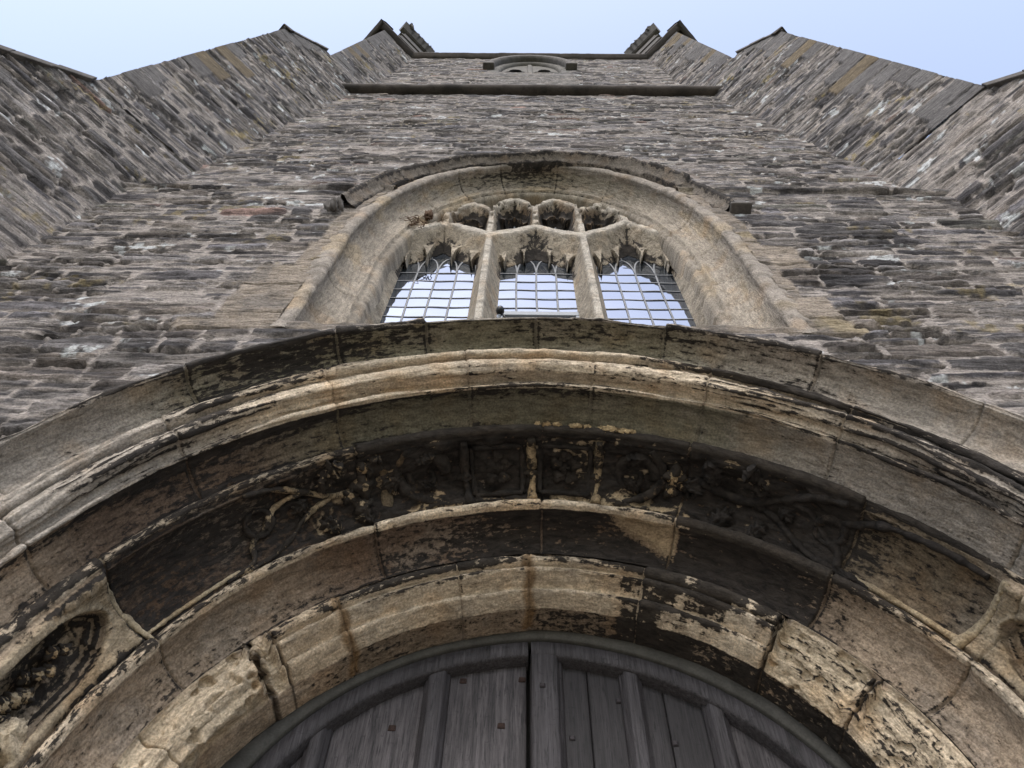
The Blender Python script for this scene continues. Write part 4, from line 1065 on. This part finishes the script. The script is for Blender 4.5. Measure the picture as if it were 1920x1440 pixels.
        # border of the sunk panel: inner slip and cross bar before the niche
        mb = MB(); rib(mb, f([(.84, .10), (.95, .09), (1.05, .09), (1.095, .10)]), .008, .006); rib(mb, f([(1.095, .02), (1.105, .35), (1.11, .7), (1.115, .97)]), [.012, .014, .014, .012], .014)
        carve_mat(mb, 'carved_panel_border', (.34, .28, .19), .45 if sg < 0 else .3, 170+sg)
        mb = MB()
        rg = random.Random(7+sg)
        for k in range(9):
            t = k/8; boss(mb, sg*(1.235+.17*t), .50+.07*math.sin(k*2.1)-.02*t, .013+.010*t+.006*rg.random(), 200+k, 4, .9)
        carve_mat(mb, 'niche_foliage', (.40, .32, .21), .34 if sg < 0 else .12, 190+sg)
        mb = MB()
        for k in range(6): boss(mb, sg*(1.130+.010*(k % 2)), .88-.05*k if k < 3 else .12+.05*(k-3), .011, 220+k, 3, .8)
        carve_mat(mb, 'spandrel_foliage', (.34, .27, .18), .5 if sg < 0 else .2, 195+sg)
        mb = MB(); rg = random.Random(3)
        for k in range(4): boss(mb, sg*(1.43+.045*k), .30+.16*(k % 3), .055+.02*rg.random(), 240+k, 3, .8)
        carve_mat(mb, 'broken_block', (.46, .38, .27), .10, 198+sg)
carvings()
# flaking stone curls on the thin roll near the apex
for i, (a, ln) in enumerate(((-.012, .018), (.012, .034), (.040, .026), (.088, .046), (.113, .020), (.172, .058), (.212, .050), (.228, .022))):
    mb = MB()
    o = arch_pt(a, .392, 1.548); mb.blob(o, ln*.60, .010, .006+.14*ln, seed=300+i, amp=.95, n=16, freq=5, rot=[[math.cos(a), 0, math.sin(a)], [0, 1, 0], [-math.sin(a), 0, math.cos(a)]])
    carve_mat(mb, 'stone_flake', (.40, .30, .17), .05, 330+i)

# ------------------------------------------------------------------ small things on the window
fl = thing('security_light', (-.215, 1.56, 5.22), 'small black security light fixed to the left mullion low in the window', 'security light')
def small(mb, name, mat, parent, **k):
    o = mb.build(name, mat, parent, **k); return o
mb = MB(); mb.tube([(-.235, 1.585, 5.20), (-.215, 1.56, 5.215), (-.198, 1.53, 5.235), (-.190, 1.51, 5.262)], .009, 8); small(mb, 'bracket', M['white'], fl, smooth=True)
mb = MB(); mb.blob((-.188, 1.50, 5.288), .020, .026, .030, seed=2, amp=.03, n=14); small(mb, 'lamp_head', M['black'], fl, smooth=True)
mb = MB(); mb.tube([(-.180, 1.50, 5.262), (-.160, 1.51, 5.225), (-.120, 1.54, 5.215), (-.07, 1.60, 5.25), (-.03, 1.63, 5.30)], .0035, 6); small(mb, 'cable', M['black'], fl, smooth=True)
tg = thing('dead_plant', (-.72, 1.50, 6.8), 'dried brown plant rooted in the window arch above the left light', 'plant')
rg = random.Random(8); mb = MB()
for k in range(16):
    p = np.array((-.735+rg.uniform(-.09, .05), 1.495, 6.83+rg.uniform(-.13, .08))); q = [p]
    for i in range(5): p = p+np.array((rg.uniform(-.028, .014), rg.uniform(-.022, .010), rg.uniform(-.05, .03))); q.append(p)
    mb.tube(q, np.linspace(.004, .0015, 6), 5)
small(mb, 'stem', M['twig'], tg, smooth=True)
mb = MB(); mb.blob((-.705, 1.485, 6.92), .028, .03, .05, seed=44, amp=.6, n=12, freq=5); small(mb, 'root_clump', M['twig'], tg, smooth=True)

# ------------------------------------------------------------------ ground
n = 60
me = mesh_np('ground', [(-900, -900, 0), (900, -900, 0), (900, 900, 0), (-900, 900, 0)], [(0, 1, 2, 3)], smooth=False)
setprop(link('ground', me, M['ground']), kind='structure')
mb = MB(); mb.box(-5, 5, -30, 1.2, -.05, .012); setprop(mb.build('path', M['path']), kind='structure')  # unseen paving, widened to bounce light up into the arch
mb = MB(); mb.box(-1.7, 1.7, 1.1, 2.33, 0, .14); mb.build('threshold', M['path'], DW, bevel=.01)
